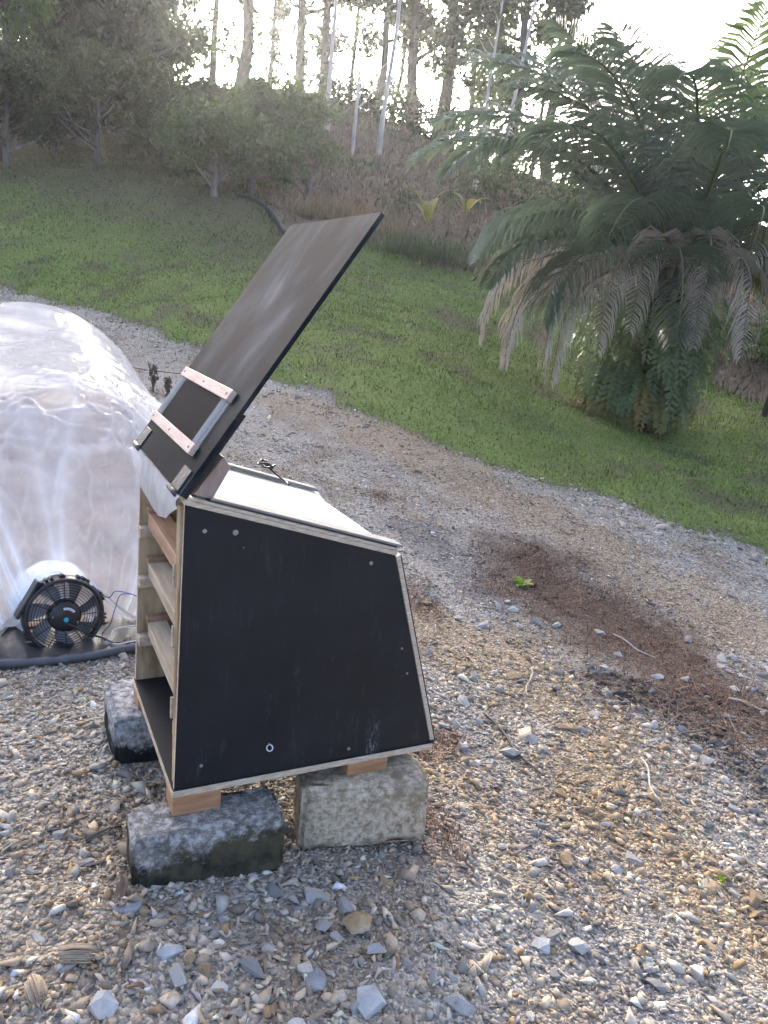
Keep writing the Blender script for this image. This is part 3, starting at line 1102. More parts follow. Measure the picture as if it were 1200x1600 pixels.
# sloping back face
bl = math.hypot(.182, .616)
BACK = Matrix.Translation((.593, 0, .616)) @ Matrix.Rotation(math.atan2(.616, .182), 4, 'Y')
box('back_panel', (.003, -.003, .001), (bl - .002, W + .002, .014), [MAT['ply_edge']], cab, .001, BACK)
box('back_cover', (.005, .002, .0145), (bl + .006, W - .002, .0195), [MAT['black']], cab, .001, BACK)
box('corner_seal', (.772, -.006, -.006), (.789, .03, .012), MAT['cable'], cab, .004)
# tray rails across the open side, each on cleats
for z, mt in ((.592, 'rail'), (.425, 'rail_pale'), (.222, 'rail_pale')):
    tl = .012 if mt == 'rail' else -.006
    M = Matrix.Translation((.03, 0, z)) @ Matrix.Rotation(.05 if mt == 'rail' else -.05, 4, 'Y')
    box('tray_rail', (0, .035, -.046), (.062, W - .055, 0), MAT[mt], cab, .002, M)
    box('cleat', (.004, W - .058, z - .083), (.40, W - .0168, z - .05), MAT['rail_pale'], cab, .0015)
    box('cleat', (.03, W - .048, z - .012), (.52, W - .0168, z + .014), MAT['rail'], cab, .0015)
    box('cleat', (.004 if z < .4 else .012, .0168, z - .088), (.50, .060, z - .05), MAT['rail_pale'], cab, .0015)
    box('cleat', (-.002, .0525, z - .04), (.03, .064, z + .02), MAT['rail_pale'], cab, .0015)
# feet
box('foot', (-.004, -.008, -.0765), (.125, .085, -.019), MAT['foot'], cab, .002)
box('foot', (.50, -.004, -.0615), (.63, .085, -.019), MAT['foot'], cab, .002)
box('foot', (-.004, W - .09, -.0705), (.10, W + .002, -.019), MAT['foot'], cab, .002)
# screw heads and the ring bolt on the side panel
def disc(name, c, r, h, axis, mat_, parent, seg=12):
    bm = bmesh.new()
    bmesh.ops.create_cone(bm, cap_ends=True, segments=seg, radius1=r, radius2=r * .8, depth=h)
    q = Vector((0, 0, 1)).rotation_difference(Vector(axis)).to_matrix().to_4x4()
    bmesh.ops.transform(bm, matrix=Matrix.Translation(c) @ q, verts=bm.verts)
    return bm_obj(name, bm, mat_, parent)
for x, z, r in ((.061, .713, .006), (.138, .7055, .008), (.5205, .599, .006), (.643, .330, .004), (.6685, .2475, .004), (.07, .06, .005), (.50, .03, .005), (.16, .665, .002)):
    disc('screw', (x, -.001, z), r, .003, (0, -1, 0), MAT['screw'], cab)
def torus(name, c, R, r, axis, mat_, parent, seg=18):
    a = np.linspace(0, 2 * np.pi, seg + 1)[:-1]
    b = np.linspace(0, 2 * np.pi, 7)[:-1]
    A, B = np.meshgrid(a, b, indexing='ij')
    V = np.stack([(R + r * np.cos(B)) * np.cos(A), (R + r * np.cos(B)) * np.sin(A), r * np.sin(B)], -1).reshape(-1, 3)
    i = np.arange(seg)[:, None]
    j = np.arange(6)[None, :]
    F = np.stack([i * 6 + j, ((i + 1) % seg) * 6 + j, ((i + 1) % seg) * 6 + (j + 1) % 6, i * 6 + (j + 1) % 6], -1).reshape(-1, 4)
    q = np.array(Vector((0, 0, 1)).rotation_difference(Vector(axis)).to_matrix())
    return link(name, fast_mesh(name, V @ q.T + np.array(c), F, mat_, smooth=True), parent)
rb = torus('ring_bolt', (.2555, -.008, .083), .0085, .0022, (0, -.8, .6), MAT['zinc'], cab)
tube('bolt_shank', [(.2555, .0, .092), (.2555, -.007, .0915)], .0025, MAT['zinc'], rb, 6, False)

# raised door hinged on the open side's top edge
LA = R_(56.0)
DOOR = Matrix.Translation((-.002, 0, .806)) @ Matrix.Rotation(-LA, 4, 'Y')     # local x runs up the door, y across, z out of its visible face
door_bm = bmesh.new()
bm_box(door_bm, (0, -.006, -.012), (.835, W + .006, 0), .001)
for f in door_bm.faces:
    n = f.normal
    f.material_index = 0 if abs(n.z) > .5 or f.calc_center_median().x < .8 else 1
bmesh.ops.transform(door_bm, matrix=DOOR, verts=door_bm.verts)
door = bm_obj('raised_door', door_bm, [MAT['door'], MAT['ply_edge']], cab)
door['label'] = 'faded black plywood door propped open above the cabinet'
box('door_batten', (.0, -.003, -.021), (.245, .030, -.0125), MAT['black'], door, .001, DOOR)
box('door_batten', (.0, W - .03, -.021), (.245, W + .003, -.0125), MAT['black'], door, .001, DOOR)
box('vent_shutter', (.118, .135, .0008), (.245, .575, .006), MAT['dark_sheet'], door, .0005, DOOR)
box('shutter_guide', (.118, .093, .001), (.25, .132, .013), MAT['acrylic'], door, .001, DOOR)
box('shutter_guide', (.118, .578, .001), (.25, .618, .013), MAT['acrylic'], door, .001, DOOR)
for x0, x1 in ((.088, .117), (.2505, .281)):
    st = box('wood_strip', (x0, .085, .001), (x1, .628, .017), MAT['strip'], door, .0012, DOOR)
    for y in (.11, .355, .60):
        c = DOOR @ Vector(((x0 + x1) / 2, y, .0175))
        disc('screw', c, .004, .002, DOOR.to_3x3() @ Vector((0, 0, 1)), MAT['metal_dark'], door, 8)
for y0 in (.015, .565):
    h = box('hinge', (.004, y0, .0005), (.062, y0 + .075, .005), MAT['metal_dark'], door, .0008, DOOR)
    a = DOOR @ Vector((-.004, y0 - .004, .004))
    b_ = DOOR @ Vector((-.004, y0 + .080, .004))
    tube('hinge_barrel', [a, b_], .0075, MAT['metal_dark'], door, 10, False)
    for q in (.018, .042):
        for w in (.018, .056):
            disc('screw', DOOR @ Vector((q, y0 + w, .0055)), .0038, .0018, DOOR.to_3x3() @ Vector((0, 0, 1)), MAT['screw'], door, 8)
for px_ in ((.03, .105), (.045, .13)):
    pass
pr = prism('prop_block', [(.034, .802), (.080, .788), (.124, .868), (.105, .896)], .012, .062, [MAT['prop'], MAT['prop']], cab, bevel=.002)

# loop of black cord tied on the far batten
def coil():
    pts = []
    for t in np.linspace(0, 1, 26):
        a = t * 2 * math.pi * 2.3
        pts.append((.40 + .022 * math.cos(a) + .02 * t, W - .04 + .028 * math.sin(a), .731 - .2823 * (.022 * math.cos(a) + .02 * t) + .012 + .008 * math.sin(a * 1.7)))
    pts += [(.452, W - .07, .70), (.462, W - .10, .693), (.458, W - .135, .692)]
    o = tube('cord_loop', pts, .0032, MAT['cable'], None, 6, True, 2)
    M = cab.matrix_basis if False else Matrix.Translation(tuple(P0)) @ Matrix.Rotation(CAB_RZ, 4, 'Z')
    o.data.transform(M)
    tag(o, 'small loop of black cord lying on the cabinet top batten', 'cord')
coil()

# hanging film flap under the hinge line
def flap():
    ny, nz = 46, 14
    V = []
    for i in range(ny):
        q = i / (ny - 1)
        y = -.012 + q * (W + .008)
        drop = np.interp(q, [0, .06, .15, .3, .45, .62, .8, .93, 1], [.03, .05, .08, .108, .118, .105, .085, .076, .07])
        for j in range(nz):
            t = j / (nz - 1)
            fold = .005 * math.sin(q * 13 + 2.0 * t) * t + .0025 * math.sin(q * 31 + 1.3)
            x = -.006 - .010 * math.sin(t * math.pi * .8) + fold * .6
            V.append((x, y, .806 - drop * t + .002 * math.sin(q * 27) * t))
    V = np.array(V)
    i = np.arange(ny - 1)[:, None] * nz
    j = np.arange(nz - 1)[None, :]
    F = np.stack([i + j, i + nz + j, i + nz + j + 1, i + j + 1], -1).reshape(-1, 4)
    o = link('film_flap', fast_mesh('film_flap', V, F, MAT['flap'], smooth=True), cab)
    o['label'] = 'milky plastic film flap hanging below the hinges'
flap()

# ------------------------------------------------------------------ concrete blocks
def block(name, c, size, rz, mat_, label, seed, top_in=.0, tilt=(0, 0)):
    bm = bmesh.new()
    bmesh.ops.create_cube(bm, size=1)
    for v in bm.verts:
        k = top_in if v.co.z > 0 else 0
        v.co = Vector((v.co.x * (size[0] - 2 * k), v.co.y * (size[1] - 2 * k), v.co.z * size[2]))
    bmesh.ops.bevel(bm, geom=list(bm.edges), offset=.014, segments=3, affect='EDGES')
    bmesh.ops.triangulate(bm, faces=bm.faces)
    for _ in range(3):
        es = [e for e in bm.edges if e.calc_length() > .028]
        if es:
            bmesh.ops.subdivide_edges(bm, edges=es, cuts=1)
            bmesh.ops.triangulate(bm, faces=bm.faces)
    r = np.random.default_rng(seed)
    o3 = r.random(3) * 50
    bm.normal_update()
    from mathutils import noise as mn
    for v in bm.verts:
        p = Vector(v.co) + Vector(o3)
        d = .006 * mn.noise(p * 9) + .0035 * mn.noise(p * 38) + .002 * mn.noise(p * 110)
        v.co += v.normal * d
    o = bm_obj(name, bm, mat_, None, True)
    o.location = c
    o.rotation_euler = (tilt[0], tilt[1], rz)
    return tag(o, label, 'concrete block', 'concrete blocks under the cabinet')
# axes follow the cabinet closely; tops carry the feet
z1 = P0[2] - .0765
block('concrete_block', (-.405, 1.83, z1 - .095), (.40, .165, .19), R_(24), MAT['block_dark'],
      'dark lichen-spotted concrete block under the near left corner of the cabinet', 3)
z2 = P0[2] - .0615
block('concrete_block', (.005, 2.068, z2 - .105), (.385, .165, .21), R_(15), MAT['block_tan'],
      'tan concrete block under the right end of the cabinet', 5, .004)
c3 = cab_w(.035, W - .01, 0)
block('concrete_block', (c3[0] - .02, c3[1] - .0, P0[2] - .0705 - .10), (.20, .30, .20), CAB_RZ, MAT['block_back'],
      'black-stained concrete block under the far left corner beside the fan', 8)
# ------------------------------------------------------------------ plastic tunnel with fan
FAN = np.array([-1.305, 3.05, .225])
TO = np.array([-1.28, 3.10])                     # foot of the tunnel's near end
def tun(s, d):
    return np.array([TO[0] + SD[0] * s + DD[0] * d, TO[1] + SD[1] * s + DD[1] * d])

def tunnel():
    nd, na = 170, 260
    Ld = 5.6
    dd = np.r_[np.linspace(0, 1.2, 90, endpoint=False), np.linspace(1.2, Ld, nd - 90)]
    r = np.random.default_rng(77)
    # taut creases: (angle at the fan, angle drift, strength, width)
    cr = [(r.uniform(.1, 3.05), r.normal() * .25, r.uniform(.4, 1.0), r.uniform(.015, .045)) for _ in range(26)]
    a = np.pi * np.arange(na) / (na - 1)
    ca, sa = np.cos(a), np.sin(a)
    V, C = [], []
    for i, d in enumerate(dd):
        e = min(1, d / 1.5)
        prof = (1 - (1 - e) ** 2.0) ** .72                  # the near end closes towards the fan
        e2 = min(1, (Ld - d) / 1.3)
        prof2 = math.sqrt(max(0, 1 - (1 - e2) ** 2))
        hump = 1 + .05 * math.sin(d * 2.1 + .5) - .02 * d
        Hh = (.12 + .93 * prof) * prof2 * hump
        ww = (.33 + .55 * min(1, prof * 1.1)) * (.4 + .6 * prof2)
        s = -ww * ca * np.maximum(np.abs(ca), 1e-3) ** -.12
        h = Hh * sa ** .80
        g = math.exp(-d / .7)
        fold = np.zeros(na)
        for a0, dr, st, wd in cr:
            fold += st * np.exp(-np.abs(a - a0 - dr * d) / (wd * (1 + 1.2 * d)))
        # crosswise wrinkles where the film slackens over the shoulder
        wr = np.maximum(0, np.sin(d * 34 + 5 * np.sin(a * 3.1) + 3 * np.sin(a * 7.7 + d * 4))) ** 5 * (.35 + .65 * np.sin(a * 2.0) ** 2) * math.exp(-((d - .75) / .45) ** 2)
        rip = .012 * np.sin(d * 4.3 + 2 * np.sin(a * 2.3)) * (.3 + .7 * sa) + .005 * np.sin(d * 17 + a * 9 + 2 * math.sin(d * 3)) + .010 * np.sin(a * 5 + d * 1.7)
        cn = fnoise(a * 1.9 + 3, np.full(na, d * 1.5), 2.6, 3)
        cru = np.maximum(0, 1 - np.abs(cn - .5) * 14) ** 2 + .7 * np.maximum(0, 1 - np.abs(fnoise(a * 2.6, np.full(na, d * 3.1 + 20), 2.6, 2) - .5) * 16) ** 2
        cru = cru * (.35 + .65 * math.exp(-((d - .6) / .9) ** 2))
        rip = rip + .014 * cru
        wr = wr + .45 * cru
        pv = 1 + .055 * fold * g - .03 * g + rip + .012 * wr
        x = TO[0] + SD[0] * s * pv + DD[0] * d
        y = TO[1] + SD[1] * s * pv + DD[1] * d
        V.append(np.stack([x, y, h * pv], -1))
        C.append(np.clip(fold * (g + .12) * .8 + .55 * wr, 0, 1))  # mask for the painted highlights on folds and wrinkles
    V = np.concatenate(V)
    C = np.concatenate(C)
    V[:, 2] = np.maximum(V[:, 2], 0) + terrain_base(V[:, 0], V[:, 1]) - .005
    i = np.arange(nd - 1)[:, None] * na
    j = np.arange(na - 1)[None, :]
    F = np.stack([i + j, i + na + j, i + na + j + 1, i + j + 1], -1).reshape(-1, 4)
    t = empty('plastic_tunnel', (TO[0], TO[1], tz(*TO)), 0, 'long inflated tunnel of milky clear plastic film on the gravel', 'plastic tunnel')
    off = np.array(t.location)
    o = link('film_cover', fast_mesh('film_cover', V - off, F, MAT['film'], np.repeat(C[:, None], 3, 1), smooth=True), t)
    # film apron closing the near end, pulled to the fan collar in sharp gathers
    nr = 26
    ring = V[:na]
    A, CA = [], []
    fold = sum(st * np.exp(-np.abs(a - a0) / wd) for a0, dr, st, wd in cr)
    c = np.array([FAN[0] + DD[0] * .07, FAN[1] + DD[1] * .07, FAN[2]]) + .165 * (-ca[:, None] * SD + sa[:, None] * np.array([0, 0, 1]))
    for r_ in range(nr):
        q = r_ / (nr - 1)
        g = math.sin(q * math.pi)
        A.append(ring * (1 - q) + c * q - DD * (.04 * fold * g)[:, None])
        CA.append(np.clip(fold * .8, 0, 1))  # same painted highlights along the gathers
    A = np.concatenate(A)
    CA = np.concatenate(CA)
    i = np.arange(nr - 1)[:, None] * na
    F2 = np.stack([i + j, i + na + j, i + na + j + 1, i + j + 1], -1).reshape(-1, 4)
    link('film_apron', fast_mesh('film_apron', A - off, F2, MAT['film'], np.repeat(CA[:, None], 3, 1), smooth=True), t)
    # pale liner on the ground inside the tunnel
    nl = 40
    L = []
    for d in np.linspace(.12, Ld - .3, nl):
        for s in np.linspace(-.80, .80, 14):
            p = tun(s * min(1, .35 + d * .8), d)
            L.append((p[0], p[1], 0))
    L = np.array(L)
    L[:, 2] = terrain_base(L[:, 0], L[:, 1]) + .03
    i = np.arange(nl - 1)[:, None] * 14
    j2 = np.arange(13)[None, :]
    F3 = np.stack([i + j2, i + j2 + 1, i + 14 + j2 + 1, i + 14 + j2], -1).reshape(-1, 4)
    lin = simple('beige_drying_mat', [(.3, (.10, .07, .05)), (.5, (.20, .14, .105)), (.7, (.34, .25, .19))], 4, .8, .5, .02)
    link('drying_mat', fast_mesh('drying_mat', L - off, F3, lin, smooth=True), t)
tunnel()

# black ground sheet showing in front of the tunnel with the grey pipe along its edge
def gsheet():
    pl = gp(-160, 1062)[:2]
    pr_ = gp(300, 1010)[:2]
    bl_ = tun(-1.0, .35)
    br_ = tun(.85, .35)
    nu, nv = 60, 18
    V = []
    for i in range(nu):
        a = i / (nu - 1)
        f = pl * (1 - a) + pr_ * a
        b2_ = bl_ * (1 - a) + br_ * a
        for j in range(nv):
            t_ = j / (nv - 1)
            p = f * (1 - t_) + b2_ * t_
            V.append((p[0], p[1], .016 + .012 * math.sin(a * 31 + t_ * 5) * math.sin(t_ * 9) + .008 * math.sin(a * 67)))
    V = np.array(V)
    V[:, 2] += terrain_base(V[:, 0], V[:, 1]) + .006
    i = np.arange(nu - 1)[:, None] * nv
    j = np.arange(nv - 1)[None, :]
    F = np.stack([i + j, i + nv + j, i + nv + j + 1, i + j + 1], -1).reshape(-1, 4)
    o = link('ground_sheet', fast_mesh('ground_sheet', V, F, MAT['groundsheet'], smooth=True))
    tag(o, 'crumpled black plastic ground sheet under the fan', 'ground sheet')
    P = []
    for a in np.linspace(0, 1, 9):
        p = pl * (1 - a) + pr_ * a
        P.append((p[0], p[1], tz(*p) + .024 + .006 * math.sin(a * 9)))
    tag(tube('edge_pipe', P, .018, MAT['pipe'], None, 14), 'grey plastic pipe holding down the ground sheet edge on the gravel', 'pipe')
gsheet()

def fan():
    # facing the camera side: axis along -DD, tipped a little upwards
    ax = np.array([-DD[0] * .96 + .18, -DD[1] * .96, .10])
    ax /= np.linalg.norm(ax)
    q = Vector((0, 0, 1)).rotation_difference(Vector(ax)).to_matrix()
    # keep the fan's up direction upright
    X = np.cross([0, 0, 1], ax)
    X /= np.linalg.norm(X)
    Y = np.cross(ax, X)
    M = Matrix((tuple(X), tuple(Y), tuple(ax))).transposed().to_4x4()
    f = empty('axial_fan', (FAN[0], FAN[1], tz(FAN[0], FAN[1]) + .02), 0, 'round black electric fan with wire guard at the tunnel mouth', 'fan')
    M = Matrix.Translation((0, 0, FAN[2] - f.location.z)) @ M
    def add(name, V, F, mt, parent=f, smooth=True):
        me = poly_mesh(name, V, F, mt, smooth)
        me.transform(M)
        return link(name, me, parent)
    Rr = .152
    # shroud: lathe
    prof = [(Rr - .004, .030), (Rr + .004, .032), (Rr + .010, .020), (Rr + .010, -.045), (Rr + .004, -.055), (Rr - .006, -.055), (Rr - .008, .018)]
    sg = 56
    V, F = [], []
    for i in range(sg):
        a = 2 * math.pi * i / sg
        fl = 0.0
        for r, z in prof:
            V.append((r * math.cos(a), r * math.sin(a), z))
    n = len(prof)
    for i in range(sg):
        for k in range(n):
            F.append((i * n + k, ((i + 1) % sg) * n + k, ((i + 1) % sg) * n + (k + 1) % n, i * n + (k + 1) % n))
    shroud = add('shroud', V, F, MAT['black_plastic'])
    # straight mounting flange on the upper left and lugs round the rim
    bm = bmesh.new()
    a = R_(148)
    Mf = M @ Matrix.Rotation(a, 4, 'Z') @ Matrix.Translation((Rr + .012, 0, -.005))
    bm_box(bm, (-.008, -.085, -.03), (.006, .085, .03), .003, Mf)
    bm_obj('mounting_flange', bm, MAT['black_plastic'], f)
    for ang, wd in ((112, .03), (60, .03), (90, .012), (22, .022), (-12, .022), (205, .022), (255, .02), (300, .02)):
        bm = bmesh.new()
        Ml = M @ Matrix.Rotation(R_(ang), 4, 'Z') @ Matrix.Translation((Rr + .012, 0, .004))
        for kk in range(3):
            y = (kk - 1) * wd * .7
            bm_box(bm, (-.006, y - wd * .22, -.022), (.009 + .003 * (kk % 2), y + wd * .22, .012), .0015, Ml)
        bm_obj('mounting_lug', bm, MAT['black_plastic'], f)
    # motor hub, badge, sticker
    V, F = [], []
    hp = [(0, .037), (.030, .037), (.034, .035), (.058, .034), (.066, .028), (.068, .0), (0, .0)]
    for i in range(40):
        a = 2 * math.pi * i / 40
        for r, z in hp:
            V.append((r * math.cos(a), r * math.sin(a), z))
    for i in range(40):
        for k in range(len(hp) - 1):
            F.append((i * len(hp) + k, ((i + 1) % 40) * len(hp) + k, ((i + 1) % 40) * len(hp) + k + 1, i * len(hp) + k + 1))
    hub = add('motor_hub', V, F, MAT['black_plastic'])
    d_ = disc('badge', (.002, -.014, .039), .0105, .003, (0, 0, 1), MAT['blue_dot'], hub, 20)
    d_.data.transform(M)
    for sx, sy in ((-.05, .005), (.047, -.03)):
        d_ = disc('screw', (sx, sy, .036), .004, .004, (0, 0, 1), MAT['zinc'], hub, 10)
        d_.data.transform(M)
    V, F = [], []
    for i in range(9):
        a = R_(100 - i * 8.5)
        for r in (.036, .046):
            V.append((r * math.cos(a), r * math.sin(a) - .006, .0405))
    for i in range(8):
        F.append((2 * i, 2 * i + 1, 2 * i + 3, 2 * i + 2))
    stk = add('sticker', V, F, MAT['sticker'], hub, False)
    # tiny illegible print on the sticker
    V, F = [], []
    for i in range(11):
        a = R_(93 - i * 5.4)
        w = R_(1.5)
        b0 = len(V)
        for aa, r in ((a - w, .0395), (a + w, .0395), (a + w, .0425), (a - w, .0425)):
            V.append((r * math.cos(aa), r * math.sin(aa) - .006, .0412))
        F.append((b0, b0 + 1, b0 + 2, b0 + 3))
    add('sticker_print', V, F, MAT['ink'], hub, False)
    # wire guard: rings and spokes
    for k, r in enumerate((.078, .089, .100, .111, .122, .133, .144)):
        z = .032 - .004 * (k / 6)
        a = np.linspace(0, 2 * np.pi, 49)
        Vt, Ft = tube_arrays(np.stack([r * np.cos(a), r * np.sin(a), np.full(49, z)], -1), .0016, 5, False)
        add('guard_ring', Vt, Ft, MAT['black_plastic'])
    for k in range(12):
        a = 2 * math.pi * (k + .5) / 12 + .25
        ca, sa = math.cos(a), math.sin(a)
        Vt, Ft = tube_arrays([(.06 * ca, .06 * sa, .034), (.11 * ca, .11 * sa, .034), (.152 * ca, .152 * sa, .029)], .0022, 5)
        add('guard_spoke', Vt, Ft, MAT['black_plastic'])
    # curved blades behind the guard
    for k in range(7):
        a0 = 2 * math.pi * k / 7
        V, F = [], []
        for i in range(7):
            t_ = i / 6
            r = .055 + .088 * t_
            for w in (-1, 0, 1):
                a = a0 + .30 * t_ + w * (.30 - .07 * t_)
                V.append((r * math.cos(a), r * math.sin(a), -.012 + w * .016))
        for i in range(6):
            for w in range(2):
                F.append((i * 3 + w, i * 3 + w + 1, i * 3 + w + 4, i * 3 + w + 3))
        add('blade', V, F, MAT['fan_blade'])
    # white sleeve the fan blows into
    V, F = [], []
    for i in range(49):
        a = 2 * math.pi * i / 48
        for z, r in ((-.05, .162), (-.10, .17), (-.17, .172), (-.24, .18)):
            rr = r * (1 + .02 * math.sin(a * 9 + z * 30))
            V.append((rr * math.cos(a), max(rr * math.sin(a), -.15), z))
    for i in range(48):
        for k in range(3):
            F.append((i * 4 + k, (i + 1) * 4 + k, (i + 1) * 4 + k + 1, i * 4 + k + 1))
    m_sl = simple('white_sleeve', [(.3, (.55, .62, .70)), (.7, (.7, .75, .80))], 6, .4, .3, .005)
    add('air_sleeve', V, F, m_sl)
    return f, M
fan_o, FM = fan()
def fw(x, y, z):
    p = Matrix.Translation(fan_o.location) @ FM @ Vector((x, y, z))
    return np.array(p)
cz = lambda u, v, h=.012: (lambda p: np.array([p[0], p[1], p[2] + h]))(gp(u, v))
tag(tube('fan_lead', [fw(0, -.028, .037), fw(.04, -.055, .037), fw(.08, -.085, .045), cz(160, 1013, .05), cz(180, 1016, .035), cz(215, 1012, .03)], .0042, MAT['cable'], None, 8),
    'black power lead hanging from the middle of the fan guard', 'cable')
tag(tube('thin_wire', [fw(.12, .11, .0), pt(168, 934, 3.15), pt(180, 924, 3.1), pt(198, 926, 3.0), pt(215, 932, 2.9)], .0022, MAT['cable_blue'], None, 6),
    'blue wire tied from the fan top to the cabinet', 'wire')
tag(tube('thin_wire', [pt(205, 928, 3.0), pt(188, 930, 3.0), pt(180, 950, 3.05), pt(172, 975, 3.1), cz(160, 1000, .03), cz(165, 1012, .03)], .0020, MAT['cable_blue'], None, 6),
    'dark blue wire drooping beside the fan to the ground sheet', 'wire')
tag(tube('thin_wire', [cz(172, 1017, .03), cz(176, 1003, .05), cz(190, 997, .05), cz(215, 993, .05)], .0028, MAT['cable_white'], None, 6),
    'upper white wire beside the pipe running behind the cabinet', 'wire')
tag(tube('thin_wire', [cz(165, 1012, .03), cz(182, 1018, .035), cz(195, 1018, .04), cz(215, 1014, .04)], .0028, MAT['cable_white'], None, 6),
    'lower white wire lying along the pipe behind the cabinet', 'wire')

# ------------------------------------------------------------------ rocks and debris in the foreground
OCHRE_ROCK = simple('ochre_rock', [(.3, (.20, .125, .055)), (.5, (.36, .25, .135)), (.72, (.52, .42, .28))], 14, .85, .5, .006)
PALE_ROCK = simple('pale_rock', [(.3, (.26, .26, .255)), (.5, (.39, .385, .375)), (.72, (.5, .495, .48))], 12, .85, .6, .006)
GREY_ROCK = simple('grey_rock', [(.3, (.15, .15, .15)), (.5, (.25, .25, .248)), (.72, (.36, .36, .35))], 12, .85, .6, .006)
rock('rock', (557, 1452), (.046, .033, .04), OCHRE_ROCK, 'yellow-brown rock lying alone below the tan block', 11, .75, .15, .3)
rock('rock', (578, 1572), (.05, .06, .036), PALE_ROCK, 'large pale angular rock at the bottom edge below the yellow-brown rock', 12, .7, .3, .9)
rock('rock', (490, 1535), (.036, .04, .03), GREY_ROCK, 'dull grey rock left of the large pale rock', 13, .65, .35, .2)
rock('rock', (265, 1490), (.034, .03, .032), PALE_ROCK, 'pale grey rock right of the upper husk piece', 14, .65, .3, .5)
rock('rock', (160, 1578), (.036, .042, .04), PALE_ROCK, 'pale rock at the bottom left corner right of the lower husk', 15, .7, .25, 1.1)
rock('rock', (195, 1420), (.05, .032, .024), GREY_ROCK, 'flat grey rock half buried below the dark block', 16, .6, .4, .4)
rock('rock', (60, 1465), (.036, .026, .022), GREY_ROCK, 'flat grey rock above the upper husk at the left edge', 17, .6, .35, .1)
rock('rock', (348, 1436), (.026, .02, .02), GREY_ROCK, 'blue-grey stone below the middle of the dark block', 18, .6, .3, .4)
rock('rock', (395, 1370), (.028, .02, .022), PALE_ROCK, 'light stone touching the bottom right of the dark block', 19, .6, .3, .2)
rock('rock', (188, 1158), (.05, .034, .026), GREY_ROCK, 'wide flat grey rock in front of the black-stained block', 20, .55, .35, .7)
rock('rock', (832, 1160), (.036, .04, .04), GREY_ROCK, 'big grey rock on the bank right of the cabinet', 21, .65, .3, .7)
rock('rock', (885, 1350), (.026, .036, .03), OCHRE_ROCK, 'tall ochre stone on the bank right of the tan block', 22, .8, .2, .2)
rock('rock', (1110, 1480), (.05, .028, .03), OCHRE_ROCK, 'long ochre stone near the right edge of the bank', 23, .6, .3, -.7)
rock('rock', (845, 1480), (.038, .03, .034), PALE_ROCK, 'pale blocky stone below the tall ochre stone', 24, .65, .3, .3)

def husk(name, px, L, Wd, rz, label, seed):
    """curved slab of fibrous husk built from side by side fibres"""
    r = np.random.default_rng(seed)
    p = gp(*px)
    V, F = [], []
    n = 17
    for k in range(n):
        q = (k + .5) / n * 2 - 1
        y = q * Wd / 2
        z = .022 * (1 - q * q) + r.normal() * .0012
        l0 = -L / 2 * (1 + r.normal() * .05) * (1 - .15 * q * q)
        l1 = L / 2 * (1 + r.normal() * .09) * (1 - .3 * abs(q))
        pts = [(l0, y * .9, z * .8 + .003), (l0 * .3, y, z + .006), (l1 * .5, y * .95, z + .005), (l1, y * .7 + r.normal() * .003, z * .7 + .003)]
        Vt, Ft = tube_arrays(pts, [Wd / n * .62, Wd / n * .75, Wd / n * .7, Wd / n * .3], 6)
        F.append(Ft + sum(len(v) for v in V))
        V.append(Vt)
    m_ = MAT.get('husk') or simple('dry_husk_fibre', [(.3, (.16, .115, .075)), (.5, (.29, .225, .155)), (.72, (.42, .345, .26))], 26, .9, .5, .002, stretch=(.3, 4, 4))
    MAT['husk'] = m_
    o = link(name, poly_mesh(name, np.concatenate(V), np.concatenate(F), m_, True))
    o.location = p + np.array([0, 0, .004])
    o.rotation_euler = (.05, .04, rz)
    return tag(o, label, 'husk')
husk('coconut_husk', (125, 1497), .088, .05, R_(8), 'fibrous pale brown husk piece lying on gravel at lower left', 1)
husk('coconut_husk', (58, 1558), .075, .042, R_(-52), 'smaller upright husk fragment at the bottom left edge', 2)

def dry_leaf(name, px, L, Wd, rz, label, seed, col=((.10, .06, .035), (.19, .12, .075), (.27, .19, .13)), curl=.4):
    r = np.random.default_rng(seed)
    p = gp(*px)
    V = []
    nu, nv = 12, 7
    for i in range(nu):
        t = i / (nu - 1)
        w = Wd * math.sin(math.pi * (t * .9 + .05)) ** .7
        for j in range(nv):
            q = j / (nv - 1) * 2 - 1
            V.append(((t - .5) * L, q * w / 2 + .006 * math.sin(t * 8), .010 + .4 * curl * Wd * q * q + .012 * math.sin(t * 6 + seed) + r.normal() * .0012))
    i = np.arange(nu - 1)[:, None] * nv
    j = np.arange(nv - 1)[None, :]
    F = np.stack([i + j, i + nv + j, i + nv + j + 1, i + j + 1], -1).reshape(-1, 4)
    key = 'leaf%s' % (col[0],)
    if key not in MAT:
        MAT[key] = simple('dry_leaf_' + str(len(MAT)), [(.3, col[0]), (.5, col[1]), (.72, col[2])], 30, .8, .4, .002)
    o = link(name, fast_mesh(name, np.array(V), F, MAT[key], smooth=True))
    o.modifiers.new('thick', 'SOLIDIFY').thickness = .0015
    o.location = p
    o.rotation_euler = (.1, .05, rz)
    return tag(o, label, 'dry leaf')
dry_leaf('dry_leaf', (190, 1400), .10, .028, R_(-75), 'brown curled dead leaf standing below the left end of the dark block', 1)
dry_leaf('dry_leaf', (442, 1362), .06, .026, R_(-25), 'brown dead leaf at the right foot of the dark block', 2)
dry_leaf('dry_leaf', (205, 1540), .075, .016, R_(-35), 'thin curled dead leaf right of the upper husk', 3)
dry_leaf('dry_leaf', (150, 1312), .16, .014, R_(48), 'dark strip of dead palm leaf left of the dark block', 4, ((.03, .026, .02), (.06, .05, .04), (.10, .085, .07)), .2)
dry_leaf('dry_leaf', (1000, 1492), .05, .024, R_(-40), 'tan dead leaf on the bank left of the long ochre stone', 5, ((.22, .14, .06), (.32, .22, .11), (.4, .3, .18)), .5)

